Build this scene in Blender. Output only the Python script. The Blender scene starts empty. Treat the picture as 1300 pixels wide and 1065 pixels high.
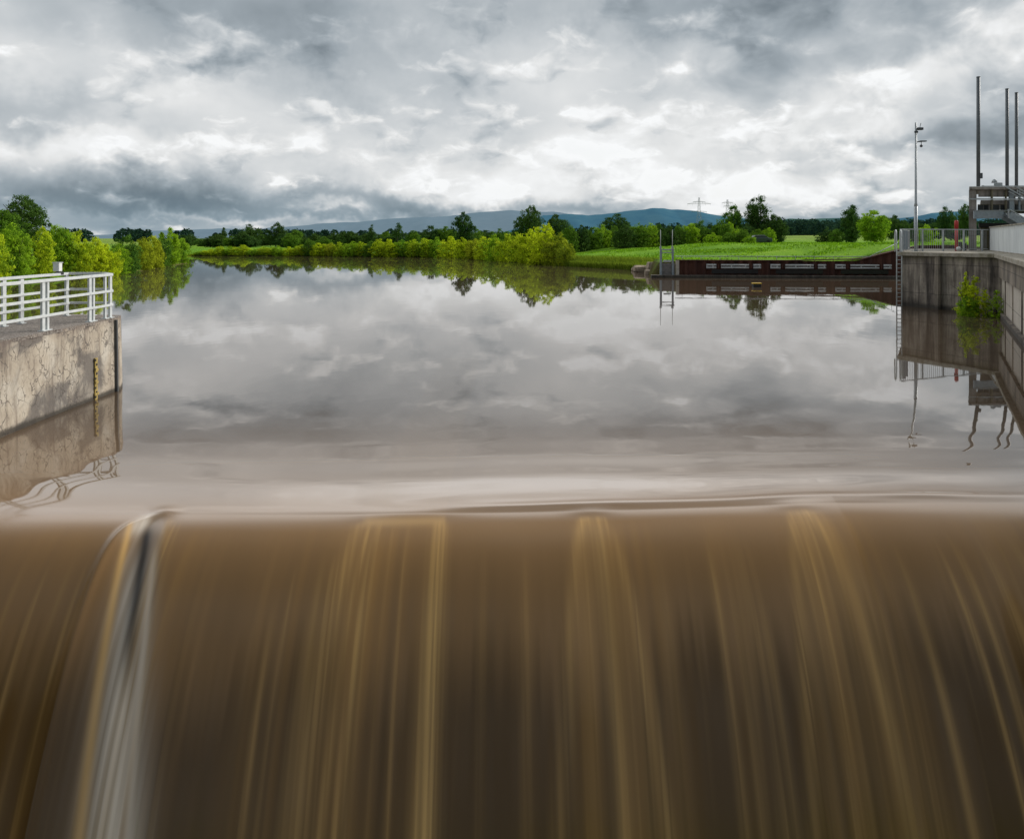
import bpy, math, random
import numpy as np
from mathutils import Vector

random.seed(7)
rng = np.random.default_rng(11)
S = bpy.context.scene
COL = S.collection
EYE = 3.84          # eye height over the pool (m); camera looks along +Y from the origin
F = 930.0           # focal length in photo pixels (1300 wide)
HX, HY = 650.0, 303.0

def ground_x(px, Y):
    return (px - HX) / F * Y
def height_at(py, Y):
    return EYE - (py - HY) * Y / F

# ------------------------------------------------------------------ helpers
class MB:
    """collects faces, then becomes ONE mesh object"""
    def __init__(s):
        s.v = []; s.f = []; s.sm = []
    def quadbox(s, c, sz, rz=0.0, axis=None):
        hx, hy, hz = sz[0]/2, sz[1]/2, sz[2]/2
        n = len(s.v); ca, sa = math.cos(rz), math.sin(rz)
        for dx, dy, dz in ((-1,-1,-1),(1,-1,-1),(1,1,-1),(-1,1,-1),(-1,-1,1),(1,-1,1),(1,1,1),(-1,1,1)):
            x, y = dx*hx, dy*hy
            s.v.append((c[0]+x*ca-y*sa, c[1]+x*sa+y*ca, c[2]+dz*hz))
        for f in ((0,3,2,1),(4,5,6,7),(0,1,5,4),(1,2,6,5),(2,3,7,6),(3,0,4,7)):
            s.f.append(tuple(n+i for i in f)); s.sm.append(False)
        return s
    def bar(s, a, b, w, h=None, up=(0,0,1)):
        """rectangular bar from a to b"""
        h = h or w
        a, b = Vector(a), Vector(b); d = (b-a).normalized(); u = Vector(up)
        if abs(d.dot(u)) > .98: u = Vector((0,1,0))
        r = d.cross(u).normalized(); u = r.cross(d).normalized()
        n = len(s.v)
        for p in (a, b):
            for i, j in ((-1,-1),(1,-1),(1,1),(-1,1)):
                s.v.append(tuple(p + r*(i*w/2) + u*(j*h/2)))
        for f in ((0,1,2,3),(7,6,5,4),(0,4,5,1),(1,5,6,2),(2,6,7,3),(3,7,4,0)):
            s.f.append(tuple(n+i for i in f)); s.sm.append(False)
        return s
    def tube(s, pts, rad, seg=8, cap=True):
        pts = [Vector(p) for p in pts]
        if not isinstance(rad, (list, tuple)): rad = [rad]*len(pts)
        n = len(s.v); prev = None
        for i, p in enumerate(pts):
            d = (pts[min(i+1, len(pts)-1)] - pts[max(i-1, 0)]).normalized()
            u = Vector((0,0,1)) if abs(d.z) < .95 else Vector((0,1,0))
            if prev is not None: u = prev
            r = d.cross(u).normalized(); u = r.cross(d).normalized(); prev = u
            for k in range(seg):
                a = 2*math.pi*k/seg
                s.v.append(tuple(p + r*(math.cos(a)*rad[i]) + u*(math.sin(a)*rad[i])))
        for i in range(len(pts)-1):
            for k in range(seg):
                k2 = (k+1) % seg
                s.f.append((n+i*seg+k, n+i*seg+k2, n+(i+1)*seg+k2, n+(i+1)*seg+k)); s.sm.append(True)
        if cap:
            s.f.append(tuple(n+k for k in reversed(range(seg)))); s.sm.append(False)
            m = n+(len(pts)-1)*seg
            s.f.append(tuple(m+k for k in range(seg))); s.sm.append(False)
        return s
    def prism(s, poly, z0, z1, topz=None, botpoly=None):
        """vertical extrusion of a plan polygon (counter-clockwise); topz: per-vertex top heights"""
        n = len(s.v); m = len(poly); bp = botpoly or poly
        for p in bp: s.v.append((p[0], p[1], z0))
        for i, p in enumerate(poly): s.v.append((p[0], p[1], topz[i] if topz else z1))
        s.f.append(tuple(n+i for i in reversed(range(m)))); s.sm.append(False)
        s.f.append(tuple(n+m+i for i in range(m))); s.sm.append(False)
        for i in range(m):
            j = (i+1) % m
            s.f.append((n+i, n+j, n+m+j, n+m+i)); s.sm.append(False)
        return s
    def sphere(s, c, r, seg=12, rings=8, squash=1.0):
        n = len(s.v)
        for i in range(rings+1):
            t = math.pi*i/rings
            for k in range(seg):
                a = 2*math.pi*k/seg
                s.v.append((c[0]+r*math.sin(t)*math.cos(a), c[1]+r*math.sin(t)*math.sin(a), c[2]+r*squash*math.cos(t)))
        for i in range(rings):
            for k in range(seg):
                k2 = (k+1) % seg
                s.f.append((n+i*seg+k, n+(i+1)*seg+k, n+(i+1)*seg+k2, n+i*seg+k2)); s.sm.append(True)
        return s
    def build(s, name, mat, parent=None, bevel=0.0):
        me = bpy.data.meshes.new(name)
        me.from_pydata(s.v, [], s.f)
        me.polygons.foreach_set('use_smooth', s.sm)
        me.materials.append(mat); me.update()
        o = bpy.data.objects.new(name, me); COL.objects.link(o)
        if parent is not None:
            o.parent = parent
            o.matrix_parent_inverse = parent.matrix_basis.inverted()   # meshes are written in world metres
        if bevel:
            b = o.modifiers.new('edge', 'BEVEL'); b.width = bevel; b.segments = 2; b.limit_method = 'ANGLE'
        return o

def fast_mesh(name, v, q, mat, smooth=False, cols=None):
    v = np.asarray(v, np.float32); q = np.asarray(q, np.int32)
    me = bpy.data.meshes.new(name)
    me.vertices.add(len(v)); me.vertices.foreach_set('co', v.ravel())
    k = q.shape[1]
    me.loops.add(q.size); me.loops.foreach_set('vertex_index', q.ravel())
    me.polygons.add(len(q)); me.polygons.foreach_set('loop_start', np.arange(0, q.size, k, dtype=np.int32))
    me.polygons.foreach_set('loop_total', np.full(len(q), k, np.int32))
    me.polygons.foreach_set('use_smooth', np.full(len(q), smooth, bool))
    if cols is not None:
        for an, c in cols.items():
            if c.ndim == 1:
                a = me.attributes.new(an, 'FLOAT', 'POINT'); a.data.foreach_set('value', c.astype(np.float32))
            else:
                a = me.attributes.new(an, 'FLOAT_COLOR', 'POINT')
                c4 = np.ones((len(c), 4), np.float32); c4[:, :3] = c
                a.data.foreach_set('color', c4.ravel())
    me.materials.append(mat); me.update(calc_edges=True); me.validate()
    return me

def mesh_obj(name, me, parent=None):
    o = bpy.data.objects.new(name, me); COL.objects.link(o)
    if parent is not None: o.parent = parent
    return o

def tag(o, label, cat, group=None):
    o['label'] = label; o['category'] = cat
    if group: o['group'] = group
    return o
def struct(o):
    o['kind'] = 'structure'; return o
def thing(name, label, cat, loc=(0,0,0), group=None):
    o = bpy.data.objects.new(name, None); COL.objects.link(o)
    o.location = loc; o.empty_display_size = .3
    return tag(o, label, cat, group)

# ------------------------------------------------------------------ materials
class NT:
    def __init__(s, tree): s.t = tree; s.n = tree.nodes; s.l = tree.links
    def new(s, typ, **kw):
        nd = s.n.new(typ)
        for k, v in kw.items():
            if k.startswith('i_'):
                key = k[2:]
                key = int(key) if key.isdigit() else key.replace('_', ' ')
                s.set(nd.inputs[key], v)
            else: setattr(nd, k, v)
        return nd
    def set(s, sock, v):
        if isinstance(v, bpy.types.NodeSocket): s.l.new(v, sock)
        else:
            if isinstance(v, (tuple, list)) and sock.type == 'RGBA' and len(v) == 3: v = (*v, 1)
            sock.default_value = v
    def math(s, op, a, b=None, c=None, clamp=False):
        nd = s.n.new('ShaderNodeMath'); nd.operation = op; nd.use_clamp = clamp
        for i, x in enumerate((a, b, c)):
            if x is not None: s.set(nd.inputs[i], x)
        return nd.outputs[0]
    def vmath(s, op, a, b=None, scale=None):
        nd = s.n.new('ShaderNodeVectorMath'); nd.operation = op
        s.set(nd.inputs[0], a)
        if b is not None: s.set(nd.inputs[1], b)
        if scale is not None: s.set(nd.inputs['Scale'], scale)
        return nd.outputs[0]
    def noise(s, vec, scale, detail=4, rough=.55, dist=0.0, out='Fac'):
        nd = s.n.new('ShaderNodeTexNoise')
        s.set(nd.inputs['Vector'], vec); nd.inputs['Scale'].default_value = scale
        nd.inputs['Detail'].default_value = detail; nd.inputs['Roughness'].default_value = rough
        nd.inputs['Distortion'].default_value = dist
        return nd.outputs[out]
    def ramp(s, fac, stops, interp='LINEAR'):
        nd = s.n.new('ShaderNodeValToRGB'); cr = nd.color_ramp; cr.interpolation = interp
        while len(cr.elements) < len(stops): cr.elements.new(.5)
        for e, (p, c) in zip(cr.elements, stops):
            e.position = p
            e.color = (c, c, c, 1) if isinstance(c, (int, float)) else (*c, 1)
        s.set(nd.inputs[0], fac); return nd.outputs[0]
    def mix(s, fac, a, b, blend='MIX'):
        nd = s.n.new('ShaderNodeMix'); nd.data_type = 'RGBA'; nd.blend_type = blend
        s.set(nd.inputs[0], fac); s.set(nd.inputs[6], a); s.set(nd.inputs[7], b)
        return nd.outputs[2]
    def smooth(s, x, a, b, lo=0.0, hi=1.0):
        nd = s.n.new('ShaderNodeMapRange'); nd.interpolation_type = 'SMOOTHSTEP'
        s.set(nd.inputs[0], x); nd.inputs[1].default_value = a; nd.inputs[2].default_value = b
        nd.inputs[3].default_value = lo; nd.inputs[4].default_value = hi
        return nd.outputs[0]
    def scale(s, vec, k):
        return s.vmath('MULTIPLY', vec, k)

def new_mat(name):
    m = bpy.data.materials.new(name); m.use_nodes = True
    t = NT(m.node_tree); b = m.node_tree.nodes['Principled BSDF']
    pos = t.new('ShaderNodeNewGeometry').outputs['Position']
    return m, t, b, pos
def bump(t, b, h, strength=.3, dist=.02):
    bn = t.new('ShaderNodeBump'); bn.inputs['Strength'].default_value = strength
    bn.inputs['Distance'].default_value = dist; t.set(bn.inputs['Height'], h)
    t.l.new(bn.outputs[0], b.inputs['Normal'])

def mat_metal(name, c, rough=.5, metal=.0, var=.25, scale=6.0):
    m, t, b, pos = new_mat(name)
    n = t.noise(pos, scale, 6, .65)
    d = tuple(x*(1-var) for x in c); e = tuple(min(1, x*(1+var*.5)) for x in c)
    t.set(b.inputs['Base Color'], t.ramp(n, [(.3, d), (.5, c), (.75, e)]))
    b.inputs['Roughness'].default_value = rough; b.inputs['Metallic'].default_value = metal
    return m

M = {}
M['galv'] = mat_metal('galvanised steel', (.42,.44,.45), .45, .35)
M['railgrey'] = mat_metal('pale grey painted rail', (.60,.62,.61), .45, .0, .2, 9)
M['darksteel'] = mat_metal('dark grey steel', (.085,.09,.095), .5, .3)
M['mast'] = mat_metal('grey hoist mast', (.13,.14,.15), .5, .2)
M['bluegrey'] = mat_metal('blue grey steel plate', (.30,.34,.37), .5, .1)
M['red'] = mat_metal('red paint', (.50,.035,.03), .5, 0, .3)
M['white'] = mat_metal('white paint', (.78,.78,.76), .5, 0, .1)
M['yellow'] = mat_metal('yellow paint', (.62,.40,.03), .5, 0, .35, 14)
M['fadedyellow'] = mat_metal('faded yellow paint', (.40,.29,.08), .7, 0, .6, 18)
M['black'] = mat_metal('black', (.02,.02,.02), .6)
M['glassdark'] = mat_metal('dark opening', (.015,.015,.017), .3)
M['carpaint'] = mat_metal('dark green grey car paint', (.05,.07,.07), .25)
M['tyre'] = mat_metal('tyre', (.015,.015,.015), .8)
M['pylon'] = mat_metal('hazed pylon steel', (.36,.39,.42), .7)  # distance haze mixed into the steel colour
M['timber'] = mat_metal('weathered grey board', (.20,.18,.17), .8, 0, .5, 3)
M['palefender'] = mat_metal('pale fender pipe', (.55,.55,.54), .5, 0, .2)

def concrete_left():
    m, t, b, pos = new_mat('cracked pale concrete')
    big = t.noise(pos, .9, 5, .6, .4)
    st = t.noise(t.scale(pos, (2.6, 2.6, .28)), 1.6, 7, .68)            # vertical runs
    fine = t.noise(pos, 14, 6, .7)
    base = t.ramp(big, [(.28,(.31,.25,.19)), (.48,(.48,.41,.32)), (.7,(.58,.53,.45))])
    base = t.mix(t.smooth(st, .47, .66, 0, .85), base, (.19,.15,.115))
    grey = t.smooth(t.noise(t.vmath('ADD', pos, (7.3,2.1,4.4)), .75, 5, .6, .6), .47, .60)
    base = t.mix(t.math('MULTIPLY', grey, .85), base, (.115,.10,.09))
    base = t.mix(t.smooth(fine, .45, .75, 0, .45), base, (.22,.18,.14))
    # map cracking
    wv = t.vmath('ADD', t.scale(pos, (1,1,.55)), t.vmath('SCALE', t.noise(pos, 3.0, 3, .5, 0, 'Color'), scale=.35))
    vo = t.new('ShaderNodeTexVoronoi', feature='DISTANCE_TO_EDGE'); t.set(vo.inputs['Vector'], wv); vo.inputs['Scale'].default_value = 6.0
    thick = t.noise(pos, 5, 3)
    cr = t.math('LESS_THAN', vo.outputs['Distance'], t.math('MULTIPLY', t.math('POWER', thick, 2.0), .13))
    msk = t.smooth(t.noise(t.vmath('ADD', pos, (1.7,9.2,3.3)), 1.1, 4, .6), .42, .54)
    crk = t.math('MULTIPLY', cr, msk)
    base = t.mix(t.math('MULTIPLY', crk, .75), base, (.09,.075,.065))
    z = t.new('ShaderNodeSeparateXYZ'); t.set(z.inputs[0], pos)
    zz = t.math('ADD', z.outputs[2], t.math('MULTIPLY', fine, .12))
    wet = t.smooth(zz, .10, .2, 1, 0)
    base = t.mix(t.math('MULTIPLY', wet, .9), base, (.035,.028,.02))
    dirt = t.smooth(t.math('ADD', z.outputs[2], t.math('MULTIPLY', st, .5)), 1.85, 2.15, 0, .7)
    base = t.mix(dirt, base, (.16,.12,.10))
    t.set(b.inputs['Base Color'], base); b.inputs['Roughness'].default_value = .85
    bump(t, b, t.math('SUBTRACT', t.math('MULTIPLY', fine, .6), crk), .5, .03)
    return m
M['conc_left'] = concrete_left()

def concrete_top():
    m, t, b, pos = new_mat('gravelly stained concrete top')
    n1 = t.noise(pos, 1.6, 5, .65); n2 = t.noise(pos, 24, 5, .75)
    base = t.ramp(n1, [(.3,(.13,.105,.085)), (.55,(.22,.18,.15)), (.75,(.33,.28,.23))])
    base = t.mix(t.smooth(n2, .42, .7), base, (.40,.36,.32))
    base = t.mix(t.smooth(n2, .5, .32), base, (.09,.07,.06))
    t.set(b.inputs['Base Color'], base); b.inputs['Roughness'].default_value = .95
    bump(t, b, n2, .8, .05)
    return m
M['conc_top'] = concrete_top()

def concrete_dark(name, hi, mid, lo, bias=0.0, green=.0):
    m, t, b, pos = new_mat(name)
    st = t.noise(t.scale(pos, (1.6, 1.6, .16)), 1.9, 7, .65, .2)
    st2 = t.noise(t.scale(pos, (4.5, 4.5, .25)), 2.0, 5, .6)
    big = t.noise(pos, .55, 5, .6, .5)
    fine = t.noise(pos, 9, 6, .7)
    v = t.math('ADD', t.math('MULTIPLY', st, .5), t.math('ADD', t.math('MULTIPLY', big, .35), t.math('MULTIPLY', st2, .15)))
    v = t.math('ADD', v, bias)
    base = t.ramp(v, [(.41, lo), (.5, mid), (.60, hi)])
    base = t.mix(t.smooth(fine, .5, .75, 0, .5), base, tuple(x*.5 for x in mid))
    z = t.new('ShaderNodeSeparateXYZ'); t.set(z.inputs[0], pos)
    wet = t.smooth(t.math('ADD', z.outputs[2], t.math('MULTIPLY', fine, .3)), .25, .5, .8, 0)
    base = t.mix(wet, base, (.03,.025,.02))
    if green:
        top = t.smooth(t.math('ADD', z.outputs[2], t.math('MULTIPLY', st, .9)), 2.9, 3.4, 0, green)
        base = t.mix(top, base, (.10,.095,.03))
    # pour lines
    zl = t.math('ABSOLUTE', t.math('SUBTRACT', t.math('FRACT', t.math('MULTIPLY', z.outputs[2], .62)), .5))
    base = t.mix(t.math('MULTIPLY', t.math('LESS_THAN', zl, .012), .5), base, (.03,.027,.025))
    t.set(b.inputs['Base Color'], base); b.inputs['Roughness'].default_value = .9
    bump(t, b, fine, .35, .03)
    return m
M['conc_pier'] = concrete_dark('dark stained pier concrete', (.42,.36,.29), (.165,.135,.11), (.045,.036,.03), .01, .5)
M['conc_wall'] = concrete_dark('stained retaining wall concrete', (.52,.46,.39), (.42,.36,.30), (.20,.165,.14), .08, .0)
M['conc_upper'] = concrete_dark('dark upper wall band', (.34,.28,.22), (.20,.165,.13), (.08,.066,.054), .0, .3)
M['conc_grey'] = concrete_dark('brown grey building concrete', (.36,.32,.29), (.27,.24,.215), (.15,.135,.12), .04)

def coping():
    m, t, b, pos = new_mat('mossy concrete coping')
    n = t.noise(pos, 2.2, 6, .7); n2 = t.noise(pos, 12, 5, .7)
    base = t.ramp(n, [(.3,(.14,.12,.07)), (.5,(.34,.30,.24)), (.7,(.44,.40,.34))])
    base = t.mix(t.smooth(n2, .5, .72, 0, .8), base, (.10,.10,.03))
    t.set(b.inputs['Base Color'], base); b.inputs['Roughness'].default_value = .95
    bump(t, b, n2, .5, .03); return m
M['coping'] = coping()

def panelmat():
    m, t, b, pos = new_mat('white parapet panel')
    n = t.noise(t.scale(pos, (3,3,.3)), 1.2, 5, .6)
    base = t.ramp(n, [(.35,(.52,.54,.54)), (.6,(.68,.70,.70))])
    z = t.new('ShaderNodeSeparateXYZ'); t.set(z.inputs[0], pos)
    base = t.mix(t.smooth(t.math('ADD', z.outputs[2], t.math('MULTIPLY', n, .6)), 4.55, 4.85, 0, .45), base, (.32,.29,.22))
    t.set(b.inputs['Base Color'], base); b.inputs['Roughness'].default_value = .6; return m
M['panel'] = panelmat()

def rust():
    m, t, b, pos = new_mat('rusty sheet piling')
    n = t.noise(t.scale(pos, (1,1,.3)), .9, 6, .65); n2 = t.noise(pos, 8, 5, .7)
    base = t.ramp(n, [(.3,(.035,.014,.010)), (.5,(.085,.028,.017)), (.7,(.13,.05,.03))])
    base = t.mix(t.smooth(n2, .55, .75, 0, .5), base, (.03,.02,.018))
    t.set(b.inputs['Base Color'], base); b.inputs['Roughness'].default_value = .85; return m
M['rust'] = rust()

def rock():
    m, t, b, pos = new_mat('tan boulder')
    n = t.noise(pos, 1.8, 6, .65)
    t.set(b.inputs['Base Color'], t.ramp(n, [(.3,(.17,.12,.08)), (.5,(.36,.28,.20)), (.7,(.46,.38,.29))]))
    b.inputs['Roughness'].default_value = .9; bump(t, b, n, .6, .1); return m
M['rock'] = rock()

def leafmat(name, c, trans=.35, var=.35):
    m = bpy.data.materials.new(name); m.use_nodes = True
    t = NT(m.node_tree); t.n.clear()
    at = t.new('ShaderNodeAttribute', attribute_name='tint')
    oi = t.new('ShaderNodeObjectInfo')
    pos = t.new('ShaderNodeNewGeometry').outputs['Position']
    n = t.noise(pos, .55, 3, .6)
    warm = tuple(min(1, x) for x in (c[0]*1.18, c[1]*1.15, c[2]*.95)); cool = (c[0]*.62, c[1]*.80, c[2]*1.1)
    f = t.math('ADD', t.math('MULTIPLY', n, .7), t.math('MULTIPLY', at.outputs['Fac'], .35))
    f = t.math('ADD', f, t.math('MULTIPLY', t.math('SUBTRACT', oi.outputs['Random'], .5), .25))
    base = t.ramp(f, [(.3, cool), (.5, c), (.72, warm)])
    k = t.math('MULTIPLY_ADD', at.outputs['Fac'], var*2, 1-var)
    base = t.mix(1.0, base, k, 'MULTIPLY')
    d = t.new('ShaderNodeBsdfDiffuse'); t.set(d.inputs[0], base)
    tr = t.new('ShaderNodeBsdfTranslucent'); t.set(tr.inputs[0], base)
    mx = t.new('ShaderNodeMixShader'); mx.inputs[0].default_value = trans
    t.l.new(d.outputs[0], mx.inputs[1]); t.l.new(tr.outputs[0], mx.inputs[2])
    o = t.new('ShaderNodeOutputMaterial'); t.l.new(mx.outputs[0], o.inputs[0])
    return m
M['leaf_yellow'] = leafmat('yellow green willow leaves', (.50,.60,.028), .48, .45)
M['leaf_fresh'] = leafmat('fresh green leaves', (.29,.46,.03), .44, .42)
M['leaf_mid'] = leafmat('mid green leaves', (.135,.25,.03), .38)
M['leaf_dark'] = leafmat('dark green leaves', (.078,.145,.034), .34)
M['leaf_olive'] = leafmat('olive brown green leaves', (.36,.42,.03), .42)
M['leaf_far'] = leafmat('far wood hazy leaves', (.035,.075,.045), .2, .3)

def bark():
    m, t, b, pos = new_mat('bark')
    n = t.noise(t.scale(pos, (4,4,1)), 2, 5, .6)
    t.set(b.inputs['Base Color'], t.ramp(n, [(.3,(.04,.032,.025)), (.7,(.11,.09,.07))]))
    b.inputs['Roughness'].default_value = .95; return m
M['bark'] = bark()

def grassmat():
    m, t, b, pos = new_mat('grass and soil')
    n1 = t.noise(pos, .06, 5, .6, .4); n2 = t.noise(t.scale(pos,(1,.45,1)), .32, 7, .75); n3 = t.noise(pos, 4.5, 4, .75)
    v = t.math('ADD', t.math('MULTIPLY', n1, .45), t.math('ADD', t.math('MULTIPLY', n2, .35), t.math('MULTIPLY', n3, .25)))
    base = t.ramp(v, [(.36,(.065,.155,.010)), (.48,(.125,.28,.012)), (.58,(.19,.36,.016)), (.70,(.28,.40,.04))])
    at = t.new('ShaderNodeAttribute', attribute_name='bank')
    soil = t.ramp(n3, [(.3,(.05,.035,.02)), (.7,(.13,.12,.03))])
    base = t.mix(at.outputs['Fac'], base, soil)
    fr = t.new('ShaderNodeAttribute', attribute_name='far')
    base = t.mix(fr.outputs['Fac'], base, t.ramp(n1, [(.35,(.10,.17,.03)), (.55,(.22,.33,.04)), (.7,(.36,.36,.12))]))
    t.set(b.inputs['Base Color'], base); b.inputs['Roughness'].default_value = 1.0
    b.inputs['Specular IOR Level'].default_value = .1
    bump(t, b, t.math('ADD', n2, t.math('MULTIPLY', n3, .35)), .9, .5); return m
M['grass'] = grassmat()
M['tuft'] = leafmat('meadow tufts', (.20,.37,.018), .35, .35)
M['blade'] = leafmat('bank grass blades', (.22,.30,.03), .3)

def hillmat(name, a, c, haze):
    m, t, b, pos = new_mat(name)
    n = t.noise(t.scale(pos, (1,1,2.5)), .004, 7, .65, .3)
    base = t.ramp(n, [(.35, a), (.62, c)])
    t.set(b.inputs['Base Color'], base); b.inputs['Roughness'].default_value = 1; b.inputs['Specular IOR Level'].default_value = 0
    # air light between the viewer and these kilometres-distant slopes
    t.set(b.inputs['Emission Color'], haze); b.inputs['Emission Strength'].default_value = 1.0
    return m
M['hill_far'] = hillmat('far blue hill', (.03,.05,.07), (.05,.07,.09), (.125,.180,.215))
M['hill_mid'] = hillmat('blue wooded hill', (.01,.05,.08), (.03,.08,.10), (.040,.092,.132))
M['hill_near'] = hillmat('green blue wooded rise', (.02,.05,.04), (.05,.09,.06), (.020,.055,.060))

# ------------------------------------------------------------------ camera
cam_d = bpy.data.cameras.new('camera'); cam = bpy.data.objects.new('camera', cam_d); COL.objects.link(cam)
cam.location = (0, 0, EYE); cam.rotation_euler = (math.radians(90), 0, 0)
cam_d.sensor_width = 36; cam_d.sensor_fit = 'HORIZONTAL'; cam_d.lens = F/1300*36
cam_d.shift_y = -(532.5-HY)/1300
cam_d.clip_start = .1; cam_d.clip_end = 60000
S.camera = cam
S.view_settings.view_transform = 'Standard'; S.view_settings.look = 'None'; S.view_settings.exposure = 0

# ------------------------------------------------------------------ sky and sun
SUN_EL, SUN_AZ = math.radians(31), math.radians(66)     # azimuth clockwise from +Y: high, to the right
def make_world():
    w = bpy.data.worlds.new("World"); S.world = w; w.use_nodes = True
    t = NT(w.node_tree); t.n.clear()
    sky = t.new('ShaderNodeTexSky', sky_type='NISHITA'); sky.sun_disc = False
    sky.sun_elevation = SUN_EL; sky.sun_rotation = SUN_AZ; sky.air_density = 1.2; sky.dust_density = 1.5
    d = t.vmath('NORMALIZE', t.new('ShaderNodeTexCoord').outputs['Generated'])
    sp = t.new('ShaderNodeSeparateXYZ'); t.set(sp.inputs[0], d)
    x, y, z = sp.outputs
    zc = t.math('MAXIMUM', z, 0.0)
    def layer(k, h0, off):
        hh = t.math('ADD', zc, h0+k)
        cb = t.new('ShaderNodeCombineXYZ')
        t.set(cb.inputs[0], t.math('DIVIDE', x, hh)); t.set(cb.inputs[1], t.math('DIVIDE', y, hh))
        return t.vmath('ADD', cb.outputs[0], off)
    def warp(v, sc, amt):
        return t.vmath('ADD', v, t.vmath('SCALE', t.vmath('SUBTRACT', t.noise(v, sc, 4, .55, 0, 'Color'), (.5,.5,.5)), scale=amt))
    # where the big banks of cloud lie: (azimuth, elevation) in radians, widths, brightness
    wob = t.noise(d, 7.0, 5, .6, .0, 'Color')
    ws = t.new('ShaderNodeSeparateXYZ'); t.set(ws.inputs[0], t.vmath('SUBTRACT', wob, (.5,.5,.5)))
    az = t.math('ADD', t.math('ARCTAN2', x, y), t.math('MULTIPLY', ws.outputs[0], .26))
    el = t.math('ADD', t.math('ARCSINE', z), t.math('MULTIPLY', ws.outputs[1], .17))
    def blob(px, py, rx, ry, amp):
        a0 = math.atan2(px-HX, F); e0 = math.atan2(HY-py, F)
        u = t.math('DIVIDE', t.math('SUBTRACT', az, a0), rx/F); v = t.math('DIVIDE', t.math('SUBTRACT', el, e0), ry/F)
        r2 = t.math('ADD', t.math('MULTIPLY', u, u), t.math('MULTIPLY', v, v))
        return t.math('MULTIPLY', t.math('EXPONENT', t.math('MULTIPLY', r2, -1.0)), amp)
    tot = None
    for bl in SKY_BLOBS:
        g = blob(*bl); tot = g if tot is None else t.math('ADD', tot, g)
    # a high even sheet, then two broken layers of lumpy cloud in front of it
    p0 = layer(0, .42, (3.1, 1.7, 0))
    sheet = t.noise(p0, 1.5, 5, .5, .25)
    v = t.math('ADD', t.math('MULTIPLY_ADD', sheet, 1.2, .03), tot)
    def lumps(h0, off, sc, th, soft, dz, gain, amt):
        P = layer(0, h0, off); U = layer(dz, h0, off)
        wv = t.vmath('SCALE', t.vmath('SUBTRACT', t.noise(P, sc*1.5, 2, .5, 0, 'Color'), (.5,.5,.5)), scale=.55/sc)
        a = t.noise(t.vmath('ADD', P, wv), sc, 8, .55, 0); b_ = t.noise(t.vmath('ADD', U, wv), sc, 5, .52, 0)
        cov = t.smooth(t.math('ADD', a, t.math('MULTIPLY', tot, .10)), th, th+soft)
        rel = t.math('SUBTRACT', a, b_)                     # >0 where cloud ends just above: a lit top
        return cov, t.math('MULTIPLY', rel, gain*.8), a
    c1, r1, a1 = lumps(.52, (0.3, 5.2, 1.0), 2.5, .43, .18, .035, 4.0, .2)
    c2, r2_, a2 = lumps(.45, (7.7, 2.9, 4.0), 6.5, .47, .15, .020, 2.4, .2)
    v = t.math('ADD', v, t.math('MULTIPLY', c1, t.math('ADD', r1, t.math('MULTIPLY_ADD', a1, -1.2, .60))))
    v = t.math('ADD', v, t.math('MULTIPLY', c2, t.math('ADD', r2_, t.math('MULTIPLY_ADD', a2, -.7, .36))))
    # unseen overhead sky: brightened ahead, darkened above and behind, to shape water reflections
    front = t.smooth(y, -.15, .35)
    band = t.math('MULTIPLY', t.math('MULTIPLY', t.smooth(z, .30, .72), t.smooth(z, .96, .74)), front)
    v = t.math('ADD', v, t.math('MULTIPLY', band, .36))
    v = t.math('SUBTRACT', v, t.math('MULTIPLY', t.smooth(z, .68, .86), .26))
    v = t.math('SUBTRACT', v, t.math('MULTIPLY', t.smooth(y, .0, -.55), .28))
    cloud = t.ramp(v, SKY_RAMP)
    # blue rain haze near the horizon
    hz = t.math('MULTIPLY', t.smooth(z, .0, .10, 1, 0), t.smooth(v, .45, .85, .9, .1))
    cloud = t.mix(t.math('MULTIPLY', hz, .62), cloud, (.17,.265,.33))
    cloud = t.mix(t.smooth(z, -.004, -.03), cloud, (.10,.10,.095))
    gain = t.math('ADD', 1.0, t.math('MULTIPLY', band, 1.2))
    cloud = t.mix(1.0, cloud, gain, 'MULTIPLY')
    b1 = t.new('ShaderNodeBackground'); t.set(b1.inputs[0], sky.outputs[0]); b1.inputs[1].default_value = .08
    b2 = t.new('ShaderNodeBackground'); t.set(b2.inputs[0], cloud); b2.inputs[1].default_value = 1.10
    mx = t.new('ShaderNodeMixShader'); t.set(mx.inputs[0], t.smooth(v, .95, 1.3, .98, .92))
    t.l.new(b1.outputs[0], mx.inputs[1]); t.l.new(b2.outputs[0], mx.inputs[2])
    o = t.new('ShaderNodeOutputWorld'); t.l.new(mx.outputs[0], o.inputs[0])
    w.cycles.sampling_method = 'MANUAL'; w.cycles.sample_map_resolution = 512
SKY_RAMP = [(.0,(.11,.138,.165)), (.2,(.198,.234,.263)), (.4,(.315,.358,.392)), (.6,(.485,.518,.542)), (.82,(.71,.72,.722)), (1.0,(.87,.882,.89))]
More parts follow.
